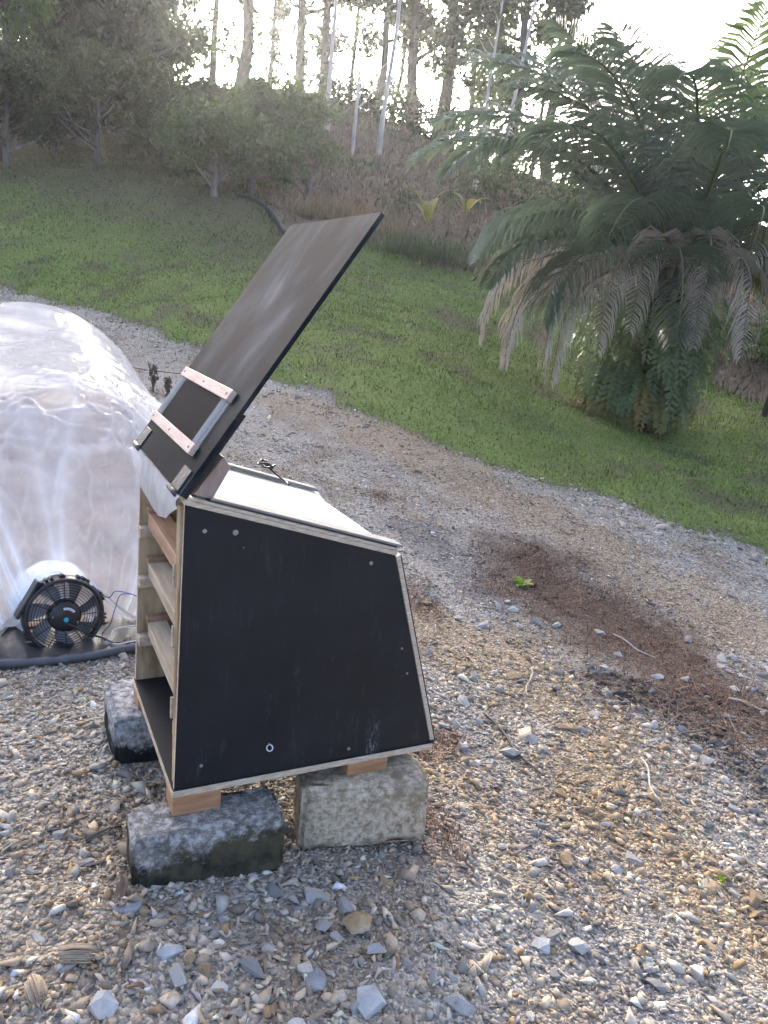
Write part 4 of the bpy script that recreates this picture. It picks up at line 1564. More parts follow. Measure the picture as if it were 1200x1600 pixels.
def twig(px0, px1, r, mt, label, lift=.012):
    a, b = gp(*px0), gp(*px1)
    P = []
    for t in np.linspace(0, 1, 6):
        x, y = a[:2] * (1 - t) + b[:2] * t
        P.append((x + .012 * math.sin(t * 7), y + .012 * math.sin(t * 5 + 1), tz(x, y) + lift))
    tag(tube('twig', P, [r, r, r * .9, r * .8, r * .7, r * .4], mt, None, 6), label, 'twig')
PALE_TWIG = simple('pale_twig', [(.3, (.36, .31, .24)), (.7, (.52, .47, .39))], 30, .8, .3, .001)
DARK_TWIG = simple('dark_twig', [(.3, (.06, .05, .04)), (.7, (.13, .11, .09))], 30, .8, .3, .001)
twig((1002, 1190), (1030, 1258), .005, PALE_TWIG, 'pale curved twig on the ochre bank')
twig((830, 1048), (822, 1090), .004, PALE_TWIG, 'short pale twig beside the grey band of stones')
twig((1140, 1096), (1215, 1118), .007, PALE_TWIG, 'pale stick at the right edge of the brown weed patch')
twig((755, 1120), (850, 1218), .006, DARK_TWIG, 'long dark stick running down the bank right of the cabinet')
twig((958, 995), (1022, 1030), .005, PALE_TWIG, 'grey stick lying across the brown weed patch')

# ------------------------------------------------------------------ leaf and plant builders
def leaf_cloud(centres, radii, n_each, size, seed, aspect=.5, droop=.3):
    """pointed four-sided leaves spread through clumps; returns V, F(quads)"""
    r = np.random.default_rng(seed)
    centres = np.asarray(centres)
    idx = np.repeat(np.arange(len(centres)), n_each)
    n = len(idx)
    d = r.normal(size=(n, 3))
    d /= np.linalg.norm(d, axis=1)[:, None]
    rad = r.random(n) ** .45
    c = centres[idx] + d * rad[:, None] * np.asarray(radii)[idx][:, None] * np.array([1, 1, .8])
    a = r.normal(size=(n, 3))
    a[:, 2] -= droop
    a /= np.linalg.norm(a, axis=1)[:, None]
    b = np.cross(a, r.normal(size=(n, 3)))
    b /= np.linalg.norm(b, axis=1)[:, None]
    s = size * np.exp(r.normal(size=n) * .25)[:, None]
    V = np.stack([c - a * s * .5, c + b * s * aspect * .5, c + a * s * .5, c - b * s * aspect * .5], 1).reshape(-1, 3)
    F = np.arange(n * 4).reshape(-1, 4)
    return V, F

def branch_paths(h, r, n_br, seed, lean=(0, 0), start=.35, spread=.5, up=.5, wob=.03):
    rr = np.random.default_rng(seed)
    k = 9
    t = np.linspace(0, 1, k)
    trunk = np.stack([lean[0] * t * h + np.cumsum(rr.normal(size=k)) * wob * h / k * 2, lean[1] * t * h + np.cumsum(rr.normal(size=k)) * wob * h / k * 2, t * h], -1)
    trunk[0] = 0
    rad = r * (1 - .75 * t)
    rad[0] *= 1.25
    out = [(trunk, rad)]
    tips = [trunk[-1]]
    for i in range(n_br):
        q = start + (1 - start) * (i + rr.random()) / n_br
        base = np.array([np.interp(q, t, trunk[:, a]) for a in range(3)])
        az = rr.random() * 2 * np.pi
        L = h * spread * (1.15 - .75 * q) * rr.uniform(.7, 1.2)
        m = 6
        s = np.linspace(0, 1, m)
        p = base + np.stack([np.cos(az) * L * s, np.sin(az) * L * s, L * up * (s ** 1.2)], -1) + np.cumsum(rr.normal(size=(m, 3)) * .035 * L, 0) * (s[:, None] > 0)
        br = np.interp(q, t, rad) * .55
        out.append((p, br * (1 - .8 * s)))
        tips += [p[-1], p[3], p[4]]
    return out, np.array(tips)

def tubes_mesh(name, paths, mt, seg=7):
    V, F = [], []
    off = 0
    for p, r in paths:
        v, f = tube_arrays(p, r, seg)
        V.append(v)
        F.append(f + off)
        off += len(v)
    return poly_mesh(name, np.concatenate(V), np.concatenate(F), mt, True)

BARK = {'dark': simple('dark_bark', [(.3, (.035, .03, .024)), (.55, (.07, .06, .05)), (.75, (.12, .105, .085))], 4, .9, .6, .03, stretch=(3, 3, .6)),
        'pale': simple('pale_bark', [(.3, (.26, .24, .21)), (.55, (.42, .40, .36)), (.75, (.55, .53, .49))], 3, .8, .4, .02, stretch=(2, 2, .7)),
        'grey': simple('grey_bark', [(.3, (.08, .07, .058)), (.55, (.15, .135, .115)), (.75, (.23, .21, .18))], 4, .9, .6, .03, stretch=(3, 3, .6))}
LEAF = {'dark': leaf_mat('dark_tree_leaf', (.020, .032, .012), (.035, .052, .018), (.055, .075, .026), .35, .5, .4, .6),
        'mid': leaf_mat('mid_green_leaf', (.032, .052, .016), (.055, .082, .024), (.085, .115, .036), .4, .5, .4, .9),
        'bright': leaf_mat('bright_drooping_leaf', (.05, .085, .02), (.08, .125, .03), (.115, .16, .045), .45, .5, .4, .9),
        'olive': leaf_mat('olive_shrub_leaf', (.036, .046, .017), (.06, .07, .025), (.10, .105, .04), .35, .5, .4, 1.5)}

def tree(name, px, depth, h, r, label, cat, bark, leaf, seed, n_br=10, lean=(0, 0), start=.4, spread=.35, up=.45,
         clump_r=1.0, n_leaf=160, size=.22, aspect=.5, extra=None, group=None, droop=.3, ivy=0, wob=.03, base=None):
    p = pt(px[0], px[1], depth) if base is None else np.array(base)
    z = tz(p[0], p[1])
    e = empty(name, (p[0], p[1], z), 0, label, cat, group)
    paths, tips = branch_paths(h, r, n_br, seed, lean, start, spread, up, wob)
    for pp, _ in paths[:1]:
        pp[0, 2] = -.25
    link('trunk', tubes_mesh('trunk', paths, BARK[bark]), e)
    rr = np.random.default_rng(seed + 1000)
    C = list(tips + rr.normal(size=tips.shape) * .25 * clump_r)
    Rd = list(rr.uniform(.55, 1.15, len(C)) * clump_r)
    cnt = [n_leaf] * len(C)
    if ivy >= 8:
        # leafy climbers sheathing the stem
        tr = paths[0][0]
        ivy_n = int(min(60, max(ivy, h / (r * 3.2))))
        for q in np.linspace(.04, .92, ivy_n):
            c = np.array([np.interp(q, np.linspace(0, 1, len(tr)), tr[:, a]) for a in range(3)])
            C.append(c + rr.normal(size=3) * .12)
            Rd.append(r * rr.uniform(1.8, 4.2))
            cnt.append(max(30, n_leaf // 3))
    if extra:
        for c, rad_, k in extra:
            C.append(np.array(c)); Rd.append(rad_); cnt.append(k)
    if n_leaf:
        V, F = [], []
        off = 0
        for nl in sorted(set(cnt)):
            ids = [i for i in range(len(C)) if cnt[i] == nl]
            v, f = leaf_cloud(np.array(C)[ids], np.array(Rd)[ids], nl, size, seed + 50 + nl, aspect, droop)
            V.append(v); F.append(f + off); off += len(v)
        link('crown', fast_mesh('crown', np.concatenate(V), np.concatenate(F), LEAF[leaf]), e)
    return e

# ---- tall trees along the ridge (base pixel, depth, height, radius ...)
RG = 'tall trees along the ridge'
def ridge(px, depth, h, r, lean, label, seed, **kw):
    a = dict(bark='dark', leaf='dark', n_br=20, start=.14, spread=.15, up=.6, clump_r=1.15, n_leaf=130, size=.28, aspect=.55, ivy=12, lean=lean, group=RG)
    a.update(kw)
    tree('ridge_tree', px, depth, h, r, label, 'tree', a.pop('bark'), a.pop('leaf'), seed, **a)
ridge((585, 165), 47, 19, .22, (.06, 0), 'dark slender tree on the ridge left of the leaning white trunk top', 21, ivy=6)
ridge((646, 195), 46, 20, .30, (.02, 0), 'thick ivy-clad tree on the ridge right of the leaning white trunk', 22, ivy=22)
ridge((686, 215), 45.5, 20, .36, (.03, 0), 'thickest ivy-clad tree in the middle of the ridge', 23, ivy=26)
ridge((722, 232), 46, 18, .16, (.03, 0), 'thin bare-stemmed tree on the ridge right of the thickest tree', 24, ivy=0, n_br=7, n_leaf=70)
ridge((792, 268), 43, 18, .26, (.05, 0), 'leafy dark tree on the ridge above the palm left side', 25, ivy=14)
ridge((855, 290), 42, 17, .28, (.07, 0), 'forked dark tree with bare top left of the palm crown', 26, ivy=5, n_br=9, start=.55, n_leaf=55, up=1.0)
ridge((826, 285), 41, 8, .12, (.02, 0), 'low bushy pale tree between the ridge trees and the palm', 27, leaf='mid', ivy=0, n_br=10, spread=.42, start=.3, n_leaf=110, clump_r=.8)
ridge((505, 160), 48, 20, .26, (.02, 0), 'broad leafy tree on the ridge left of centre', 28, ivy=14, n_leaf=260, clump_r=1.5, leaf='dark', start=.2, n_br=16)
ridge((468, 145), 49, 21, .28, (.0, 0), 'dark dense tree on the ridge right of the sun gap', 29, ivy=14, n_leaf=260, clump_r=1.5, spread=.17, start=.2, n_br=16)
ridge((376, 130), 45, 20, .34, (.0, 0), 'ivy-clad trunk standing right beside the sun glare', 30, ivy=26, n_leaf=150, spread=.06, start=.3, clump_r=.8)
ridge((332, 135), 47, 18, .20, (.0, 0), 'dark trunk crossing the sun glare', 31, ivy=3, n_br=6, start=.85, n_leaf=40, spread=.05, clump_r=.5)
ridge((418, 150), 50, 17, .15, (.01, 0), 'thin leafy tree between the sun glare and the dense tree', 32, ivy=12, n_br=10, start=.3, n_leaf=150, spread=.08, clump_r=.9)
ridge((545, 175), 51, 16, .14, (.02, 0), 'thin dark stem at the far ridge behind the bare white sapling', 33, ivy=5, n_br=7)
ridge((615, 190), 52, 15, .14, (.03, 0), 'thin dark stem at the far ridge between two ivy-clad trees', 34, ivy=5, n_br=7)
ridge((755, 250), 50, 14, .16, (.02, 0), 'small leafy tree at the far ridge right of the bare-stemmed tree', 35, ivy=6, n_br=9, leaf='mid')
# ---- pale slim trunks on the brown slope
PG = 'slim pale trunks on the brown slope'
def pale(px, depth, h, r, lean, label, seed, **kw):
    a = dict(n_br=6, start=.55, spread=.13, up=1.1, clump_r=.5, n_leaf=18, size=.2, lean=lean, group=PG, wob=.015)
    a.update(kw)
    tree('slim_tree', px, depth, h, r, label, 'tree', 'pale', 'mid', seed, **a)
pale((551, 244), 36, 5.2, .09, (.02, 0), 'short bare white sapling with thin branches on the brown slope', 41, n_leaf=0, n_br=11, start=.3, spread=.3)
pale((591, 246), 36, 13, .11, (.065, 0), 'tall leaning white trunk in the centre of the brown slope', 42)
pale((741, 297), 29, 6.6, .085, (.05, 0), 'slim white trunk just left of the palm fronds', 43, n_leaf=6)
pale((774, 300), 33, 10, .09, (.085, 0), 'slim grey-white trunk leaning behind the palm top left', 44, n_leaf=6)
pale((511, 205), 40, 12, .13, (.01, 0), 'pale trunk at the left end of the brown slope', 45, n_leaf=40, clump_r=.8)

# ---- shrubs and trees over the lawn on the left
SG = 'shrubs at the top of the lawn'
def shrub(px, depth, h, label, seed, **kw):
    a = dict(n_br=20, start=.12, spread=.85, up=.62, clump_r=.55, n_leaf=200, size=.13, aspect=.5, group=SG, wob=.06)
    a.update(kw)
    tree('shrub_tree', px, depth, h, kw.pop('r', .10) if 'r' in kw else .10, label, 'shrub', a.pop('bark', 'grey'), a.pop('leaf', 'olive'), seed, **{k: v for k, v in a.items() if k != 'r'})
shrub((155, 266), 25.5, 2.7, 'multi-stemmed dark shrub with a pale streaked stem in the upper left lawn', 51)
shrub((12, 272), 25, 2.3, 'dark shrub at the left edge of the lawn', 52, leaf='dark')
shrub((285, 272), 25.5, 1.6, 'shrub at the top of the lawn below the sun glare', 53)
shrub((335, 318), 21.8, 1.5, 'round light green shrub overhanging the top of the dark hose', 54, leaf='mid', n_leaf=170, size=.12)
shrub((395, 310), 23.5, 1.35, 'leafy shrub behind the hose beside the dry grass', 55, leaf='mid', n_leaf=150)
shrub((480, 325), 25, 1.5, 'thin sapling shrub standing in the dry grass right of the hose', 56, leaf='mid', n_leaf=45, n_br=11, clump_r=.35)
shrub((225, 215), 31, 2.3, 'shadowed shrub behind the multi-stemmed shrub', 57, n_leaf=170, size=.17)
shrub((90, 225), 31, 2.6, 'shadowed shrub behind the left lawn edge', 58, leaf='dark', n_leaf=170, size=.17)
shrub((345, 215), 31, 1.9, 'sunlit shrub under the trunk at the sun glare', 59, n_leaf=170, size=.17)
shrub((30, 235), 30, 2.6, 'dense dark shrub filling the shade at the far left', 61, leaf='dark', n_leaf=260, size=.18)
shrub((155, 222), 32, 2.4, 'dense shrub in the shade between the two darkest trees', 62, leaf='dark', n_leaf=260, size=.18)
shrub((285, 228), 30, 1.7, 'dense shrub in the shade left of the light green shrub', 63, n_leaf=260, size=.17)
shrub((390, 262), 28, 2.0, 'broad shrub above the light green shrub and the hose', 64, leaf='mid', n_leaf=220, size=.16)
shrub((430, 235), 31, 2.3, 'tall shrub at the edge of the brown slope', 60, n_leaf=150, size=.16, leaf='mid')

LG = 'tall trees behind the lawn'
def ltree(px, depth, h, label, seed, **kw):
    a = dict(n_br=26, start=.10, spread=.42, up=.45, clump_r=1.35, n_leaf=300, size=.30, aspect=.45, group=LG, leaf='dark', bark='dark')
    a.update(kw)
    tree('tall_tree', px, depth, h, .26, label, 'tree', a.pop('bark'), a.pop('leaf'), seed, **a)
ltree((20, 200), 35, 13, 'tall dark tree filling the upper left corner', 71)
ltree((115, 195), 37, 14, 'tall dark tree behind the multi-stemmed shrub', 72)
ltree((150, 190), 38, 14, 'dense dark tree left of the sun glare', 73, spread=.22)
ltree((222, 190), 40, 10.5, 'dark tree nearest the left side of the sun glare', 74, spread=.09, n_leaf=230, clump_r=.9)
ltree((-70, 200), 36, 13, 'dark tree cut by the left edge of the picture', 75)
ltree((60, 170), 45, 17, 'far tall tree over the upper left corner', 76, n_leaf=190, size=.34)
ltree((160, 165), 46, 17, 'far tall tree above the dense dark trees', 77, n_leaf=190, size=.34)
ltree((170, 165), 47, 15, 'far tall tree fading towards the sun glare', 78, n_leaf=160, size=.34, spread=.14)
ltree((-10, 255), 27, 7.5, 'bright green drooping tree at the left edge', 79, leaf='bright', bark='grey', n_leaf=330, size=.17, aspect=.22, droop=2.2, clump_r=.85, spread=.35)

# low undergrowth along the ridge: each bush a thing
UG = 'low bushes along the ridge'
def bush(px, depth, w, h, label, seed, leaf='dark', n=1400, size=.2):
    p = pt(px[0], px[1], depth)
    e = empty('low_bush', (p[0], p[1], tz(p[0], p[1])), 0, label, 'bush', UG)
    r = np.random.default_rng(seed)
    C = np.stack([r.uniform(-w / 2, w / 2, 14), r.uniform(-.6, .6, 14), r.uniform(.1, h * .75, 14)], -1)
    V, F = leaf_cloud(C, np.full(14, h * .42), n // 14, size, seed, .5)
    link('foliage', fast_mesh('foliage', V, F, LEAF[leaf]), e)
    st = [(np.array([[c[0] * .3, 0, -.1], [c[0] * .6, c[1] * .5, c[2] * .5], c]), np.array([.03, .02, .008])) for c in C[:6]]
    link('stem', tubes_mesh('stem', st, BARK['grey'], 5), e)
for i, (u, v, w, h, lb_) in enumerate([(525, 165, 4.5, 1.6, 'low dark bush at the left top of the brown slope'),
                                       (570, 182, 4.5, 1.7, 'low dark bush below the slender ridge tree'),
                                       (615, 203, 4.5, 1.7, 'low dark bush on the ridge behind the leaning white trunk'),
                                       (660, 222, 4.5, 1.8, 'low dark bush at the foot of the ivy-clad trees'),
                                       (705, 240, 4.5, 1.9, 'low dark bush below the bare-stemmed ridge tree'),
                                       (745, 262, 4.0, 1.9, 'low dark bush at the right end of the ridge')]):
    bush((u, v), 44.5, w, h, lb_, 300 + i)
for i, (u, v, d, w, h, lf, lb_) in enumerate([(835, 335, 27, 4, 2.0, 'mid', 'green bush glimpsed behind the palm left fronds'),
                                              (930, 380, 25, 4.5, 2.2, 'mid', 'green bush behind the palm trunk'),
                                              (1080, 470, 22, 4, 2.2, 'dark', 'dark bush behind the palm right of its trunk'),
                                              (1190, 585, 17.5, 3.2, 1.5, 'bright', 'bright green bush at the right edge behind the palm'),
                                              (1290, 560, 18, 4, 2.0, 'dark', 'dark bush cut by the right edge')]):
    bush((u, v), d, w, h, lb_, 330 + i, lf, 1600, .16)

# ------------------------------------------------------------------ oil palm
PALM_LEAF = [leaf_mat('palm_leaflet_green', (.06, .085, .054), (.088, .118, .075), (.125, .158, .10), .34, .30, .75, 1.5),
             leaf_mat('palm_leaflet_young', (.075, .11, .045), (.105, .145, .06), (.145, .18, .08), .42, .4, .5, 1.5),
             leaf_mat('palm_leaflet_dead', (.30, .25, .195), (.43, .37, .30), (.54, .485, .41), .22, .8, .2, 1.5),
             leaf_mat('palm_leaflet_yellowing', (.10, .10, .035), (.15, .145, .05), (.21, .19, .08), .3, .5, .4, 1.5)]
PALM_RACHIS = [simple('palm_rachis_green', [(.3, (.07, .09, .03)), (.7, (.13, .15, .06))], 8, .5, .1, .002),
               simple('palm_rachis_dead', [(.3, (.12, .09, .06)), (.7, (.22, .17, .12))], 8, .8, .2, .002)]
palm_p = pt(1003, 672, 12.0)
palm_p[2] = tz(palm_p[0], palm_p[1])
palm = empty('oil_palm', tuple(palm_p), 0, 'large oil palm with arching green fronds and hanging dead fronds', 'palm')

def frond(az, el, L, droop, kind, seed, c0=(0, 0, 2.2), n=76, leaflet=.90, hang=.8):
    """one feather frond: rachis arching under its weight, leaflets on both sides"""
    r = np.random.default_rng(seed)
    m = 22
    ds = L / (m - 1)
    P = [np.array(c0, float) + .28 * np.array([math.cos(az), math.sin(az), 0])]
    a = el
    side_dr = r.normal() * .028
    z_ = az
    for i in range(m - 1):
        t = i / (m - 2)
        P.append(P[-1] + ds * np.array([math.cos(z_) * math.cos(a), math.sin(z_) * math.cos(a), math.sin(a)]))
        a -= droop * (.35 + 1.5 * t) / (m - 1)
        a = max(a, -1.50)
        z_ += side_dr
    P = np.array(P)
    tt = np.linspace(0, 1, m)
    Vr, Fr = tube_arrays(P, .045 * (1 - .88 * tt) * (L / 4.2), 6)
    T = np.gradient(P, axis=0)
    T /= np.linalg.norm(T, axis=1)[:, None]
    up = np.array([0, 0, 1.0])
    V = []
    q = np.repeat(np.linspace(.16, .995, n), 2)
    q = np.clip(q + r.normal(size=len(q)) * .004, .15, 1)
    sgn = np.tile([-1.0, 1.0], n)
    base = np.stack([np.interp(q, tt, P[:, k]) for k in range(3)], -1)
    tg = np.stack([np.interp(q, tt, T[:, k]) for k in range(3)], -1)
    sd_ = np.cross(tg, up)
    nn = np.linalg.norm(sd_, axis=1)[:, None]
    alt = np.array([-math.sin(az), math.cos(az), 0.0])
    sd_ = np.where(nn > .15, sd_ / (nn + 1e-9), -alt)
    nr = np.cross(sd_, tg)
    ln = leaflet * np.sin(np.pi * np.clip(q * .86 + .12, 0, 1)) ** .55 * (L / 4.2) ** .5 * np.exp(r.normal(size=len(q)) * .09)
    pl = r.normal(size=len(q)) * .16 + .18 + .10 * np.sin(q * 9 + seed)
    d0 = sd_ * sgn[:, None] + tg * (.35 + .5 * q[:, None]) + nr * pl[:, None]
    d0 /= np.linalg.norm(d0, axis=1)[:, None]
    hg = hang * r.uniform(.8, 1.3) * np.exp(r.normal(size=len(q)) * .15)
    p1 = base + d0 * (ln * .42)[:, None]
    d1 = d0 + np.array([0, 0, -1.0]) * (hg * .75)[:, None]
    d1 /= np.linalg.norm(d1, axis=1)[:, None]
    p2 = p1 + d1 * (ln * .34)[:, None]
    d2 = d0 * .7 + np.array([0, 0, -1.0]) * (hg * 1.7)[:, None]
    d2 /= np.linalg.norm(d2, axis=1)[:, None]
    p3 = p2 + d2 * (ln * .30)[:, None]
    wv = tg * .5 + nr * .5
    wv /= np.linalg.norm(wv, axis=1)[:, None]
    w = .0175 if kind != 2 else .0125
    V = np.stack([base - wv * w * .5, base + wv * w * .5, p1 - wv * w, p1 + wv * w, p2 - wv * w * .8, p2 + wv * w * .8, p3 - wv * .002, p3 + wv * .002], 1).reshape(-1, 3)
    k = np.arange(len(q))[:, None] * 8
    F = np.concatenate([k + np.array([[0, 1, 3, 2]]), k + np.array([[2, 3, 5, 4]]), k + np.array([[4, 5, 7, 6]])])
    o0 = len(Vr)
    allF = np.r_[Fr, F + o0]
    # the rachis is a sub-part of its frond
    fo_ = link('frond', fast_mesh('frond', V, F, PALM_LEAF[kind]), palm)
    link('rachis', poly_mesh('rachis', Vr, Fr, PALM_RACHIS[1 if kind == 2 else 0], True), fo_)
    return fo_

def build_palm():
    # trunk with stubs of cut leaf bases
    t = np.linspace(0, 1, 14)
    pts = np.stack([.10 * t, .0 * t, -.2 + 2.6 * t], -1)
    V, F = tube_arrays(pts, .34 + .06 * np.sin(t * 9) + .10 * t, 16)
    link('trunk', poly_mesh('trunk', V, F, simple('palm_trunk', [(.3, (.03, .025, .02)), (.6, (.07, .055, .042)), (.8, (.12, .095, .075))], 6, .95, .8, .04), True), palm)
    r = np.random.default_rng(5)
    st = []
    for i in range(70):
        a = i * 2.39996
        z = .2 + 2.1 * i / 70
        d = np.array([math.cos(a), math.sin(a), 0])
        b = np.array([.1 * z / 2.6, 0, z]) + d * .33
        L = r.uniform(.18, .38)
        st.append((np.array([b, b + d * L * .5 + np.array([0, 0, .10]), b + d * L * .75 + np.array([0, 0, .3])]), np.array([.07, .06, .04])))
    o = link('leaf_bases', tubes_mesh('leaf_bases', st, PALM_RACHIS[1], 6), palm)
    o['kind'] = 'stuff'
    C0 = (.08, 0, 2.15)
    k = 0
    # crown from spear to skirt; azimuth 180 deg is picture left, 270 towards the camera
    spec = []
    for az, el, L, dr, kd in [
            (185, 76, 4.4, 1.25, 0), (203, 66, 4.5, 1.5, 0), (172, 54, 4.6, 1.8, 0), (155, 72, 4.3, 1.1, 0), (232, 62, 4.3, 1.7, 0), (20, 84, 3.9, .25, 1), (95, 80, 4.1, .8, 0), (275, 76, 4.0, 1.2, 1), (330, 78, 4.2, .9, 1), (215, 78, 4.0, 1.3, 0), (355, 62, 4.4, 1.5, 0), (262, 56, 3.9, 2.2, 0), (150, 80, 3.7, .9, 1), (300, 78, 4.0, .75, 1), (60, 76, 4.3, 1.0, 1),
            (200, 72, 4.3, 1.5, 0), (345, 68, 4.6, 1.3, 1), (250, 66, 4.2, 1.9, 0), (30, 64, 4.6, 1.5, 0),
            (165, 60, 4.5, 1.7, 0), (190, 56, 4.4, 1.9, 0), (225, 52, 4.3, 2.1, 0), (130, 56, 4.6, 1.8, 0), (320, 55, 4.5, 1.9, 0), (0, 54, 4.7, 1.7, 0),
            (175, 44, 4.3, 1.9, 0), (205, 40, 4.2, 2.1, 0), (238, 40, 4.0, 2.3, 0), (150, 40, 4.4, 2.0, 0), (345, 42, 4.5, 2.0, 0), (15, 40, 4.5, 2.0, 0), (290, 44, 3.6, 2.6, 0), 
            (185, 28, 4.0, 1.9, 0), (215, 24, 3.8, 2.1, 0), (335, 28, 4.0, 2.2, 0), (5, 26, 4.2, 2.1, 0), (245, 26, 3.4, 2.4, 0), (310, 28, 3.2, 2.7, 3),
            (25, 24, 4.0, 2.0, 0), ]:
        spec.append((az, el, L, dr, kd))
    for az, el, L, dr, kd in spec:
        dr *= .82 + .3 * (rng.random() - .5)
        if 140 < az < 225 and el < 45:
            L *= .86
        L *= (.93 if el > 70 else 1.02) if el > 50 else .93
        az = az + 10 * (rng.random() - .5)
        if el > 58 and (az > 320 or az < 75):
            L *= .88
        frond(R_(az), R_(el), L * .93, dr, kd, 500 + k, C0, hang=.5 + (.4 if kd == 3 else .3 * (el < 50)))
        k += 1
    # dead and dying fronds hanging round the trunk
    for az, el, L, dr, kd in [(182, 22, 3.3, 2.2, 2), (194, 16, 3.3, 2.2, 2), (205, 20, 3.1, 2.5, 2), (216, 10, 3.0, 2.4, 2), (228, 30, 2.9, 3.0, 2), (244, 46, 2.7, 3.7, 2), (254, 38, 2.5, 3.7, 2), (270, 56, 2.6, 4.4, 2),
                              (282, 40, 2.6, 4.0, 2), (298, 58, 2.7, 3.9, 3), (312, 30, 2.8, 3.3, 2), (326, 34, 3.0, 3.1, 2), (342, 20, 3.1, 2.7, 2), (322, 12, 2.8, 2.8, 3), (170, 10, 3.0, 2.2, 2), (352, 8, 3.0, 2.4, 2)]:
        frond(R_(az), R_(el), L, dr, kd, 600 + k, C0, 70, .62, 1.7)
        k += 1
build_palm()

# ferns growing on the palm stem
fern_leaf = [leaf_mat('fern_green', (.065, .10, .03), (.10, .145, .045), (.145, .185, .062), .4, .45, .5, 3),
             leaf_mat('fern_yellowing', (.12, .10, .028), (.19, .15, .045), (.27, .20, .07), .35, .6, .3, 3)]
def ferns():
    e = empty('fern_clump', tuple(palm_p), 0, 'thick clump of hanging ferns covering the palm trunk', 'fern')
    r = np.random.default_rng(9)
    for i in range(190):
        z = .30 + 1.75 * (i / 190) ** .9
        a = r.random() * 2 * np.pi
        if math.sin(a) > .35:
            a = -a
        d = np.array([math.cos(a), math.sin(a), 0])
        L = min(r.uniform(.55, .95), z + .1)
        m = 9
        t = np.linspace(0, 1, m)
        out = r.uniform(.35, .85) * (.6 + .5 * z / 2)
        P = d * .40 + np.array([.1 * z / 2.6 - .22, 0, z]) + d * out * (1 - (1 - t[:, None]) ** 2) + np.array([0, 0, 1.0]) * (.16 * t - L * t ** 1.9)[:, None]
        
        T = np.gradient(P, axis=0)
        T /= np.linalg.norm(T, axis=1)[:, None]
        n = 15
        q = np.repeat(np.linspace(.06, 1, n), 2)
        sg = np.tile([-1., 1.], n)
        b = np.stack([np.interp(q, t, P[:, k]) for k in range(3)], -1)
        tg = np.stack([np.interp(q, t, T[:, k]) for k in range(3)], -1)
        sd_ = np.cross(tg, d + .01)
        sd_ /= np.linalg.norm(sd_, axis=1)[:, None] + 1e-9
        ln = .12 * np.sin(np.pi * np.clip(.12 + .80 * q, 0, 1)) ** .6 + .02
        dr = sd_ * sg[:, None] + tg * .45 + r.normal(size=(2 * n, 3)) * .15
        dr /= np.linalg.norm(dr, axis=1)[:, None]
        tip = b + dr * ln[:, None]
        w = tg * .034
        mid = b + dr * (ln * .5)[:, None] + d * .008
        V = np.stack([b - w * .6, mid - w, tip, mid + w, ], 1).reshape(-1, 3)
        F = np.arange(len(V)).reshape(-1, 4)
        kd = 1 if z < .75 and r.random() < .65 else 0
        link('fern_frond', fast_mesh('fern_frond', V, F, fern_leaf[kd]), e)
ferns()

# ------------------------------------------------------------------ small plants and bits on the grass
def broad_plant(name, p, label, cat, n, L, Wd, mt, seed, el=(50, 80), droop=.8, group=None):
    e = empty(name, tuple(p), 0, label, cat, group)
    r = np.random.default_rng(seed)
    for i in range(n):
        az = i * 2.39996 + r.normal() * .3
        a = R_(r.uniform(*el))
        l = L * r.uniform(.7, 1.1)
        m = 9
        P = [np.array([0, 0, 0.])]
        for k in range(m - 1):
            P.append(P[-1] + l / (m - 1) * np.array([math.cos(az) * math.cos(a), math.sin(az) * math.cos(a), math.sin(a)]))
            a -= droop * 1.4 * (k / m) / m * 4
        P = np.array(P)
        t = np.linspace(0, 1, m)
        sd_ = np.array([-math.sin(az), math.cos(az), 0])
        w = Wd * np.sin(np.pi * np.clip((t - .18) / .82, 0, 1) ** .8) ** .7 * .5 + .006 * L
        V = np.stack([P - sd_ * w[:, None] + np.array([0, 0, .18]) * w[:, None], P, P + sd_ * w[:, None] + np.array([0, 0, .18]) * w[:, None]], 1).reshape(-1, 3)
        F = []
        for k in range(m - 1):
            for c in range(2):
                F.append((k * 3 + c, k * 3 + c + 1, k * 3 + c + 4, k * 3 + c + 3))
        link('leaf', fast_mesh('leaf', V, np.array(F), mt[i % len(mt)] if isinstance(mt, list) else mt, smooth=True), e)
    return e
banana_leaf = [leaf_mat('banana_leaf', (.08, .10, .03), (.14, .155, .045), (.2, .2, .07), .45, .5, .4, 2), leaf_mat('banana_leaf_yellow', (.17, .16, .045), (.25, .22, .06), (.34, .28, .09), .4, .5, .4, 2)]
bp = pt(668, 352, 22.5); bp[2] = tz(bp[0], bp[1])
broad_plant('banana_plant', bp, 'small banana plant with yellowing leaves in the dry grass', 'banana plant', 7, 1.15, .22, banana_leaf, 4, (35, 85))
bp = pt(728, 330, 24); bp[2] = tz(bp[0], bp[1])
broad_plant('banana_plant', bp, 'banana plant with a bright yellow leaf at the left of the palm fronds', 'banana plant', 5, 1.1, .2, [banana_leaf[1], banana_leaf[0]], 6, (45, 80))
seed_leaf = leaf_mat('seedling_leaf', (.14, .22, .02), (.20, .30, .03), (.28, .38, .06), .45, .45, .4, 20)
broad_plant('seedling', gp(815, 916), 'bright green seedling sprouting in the brown weed patch', 'seedling', 8, .10, .042, seed_leaf, 3, (20, 75), .5)
broad_plant('seedling', gp(1125, 1380), 'tiny pale green weed near the right edge of the gravel', 'seedling', 9, .035, .008, seed_leaf, 5, (25, 80), .3)
for k, (u, v) in enumerate([(1195, 655)]):
    p = pt(u, v, 13.5)
    tree('young_tree', (u, v), 13.5, 3.0, .07, 'young tree with a thin dark trunk at the right edge', 'tree', 'dark', 'mid', 91, n_br=8, start=.5, spread=.4, n_leaf=70, size=.10, clump_r=.4)

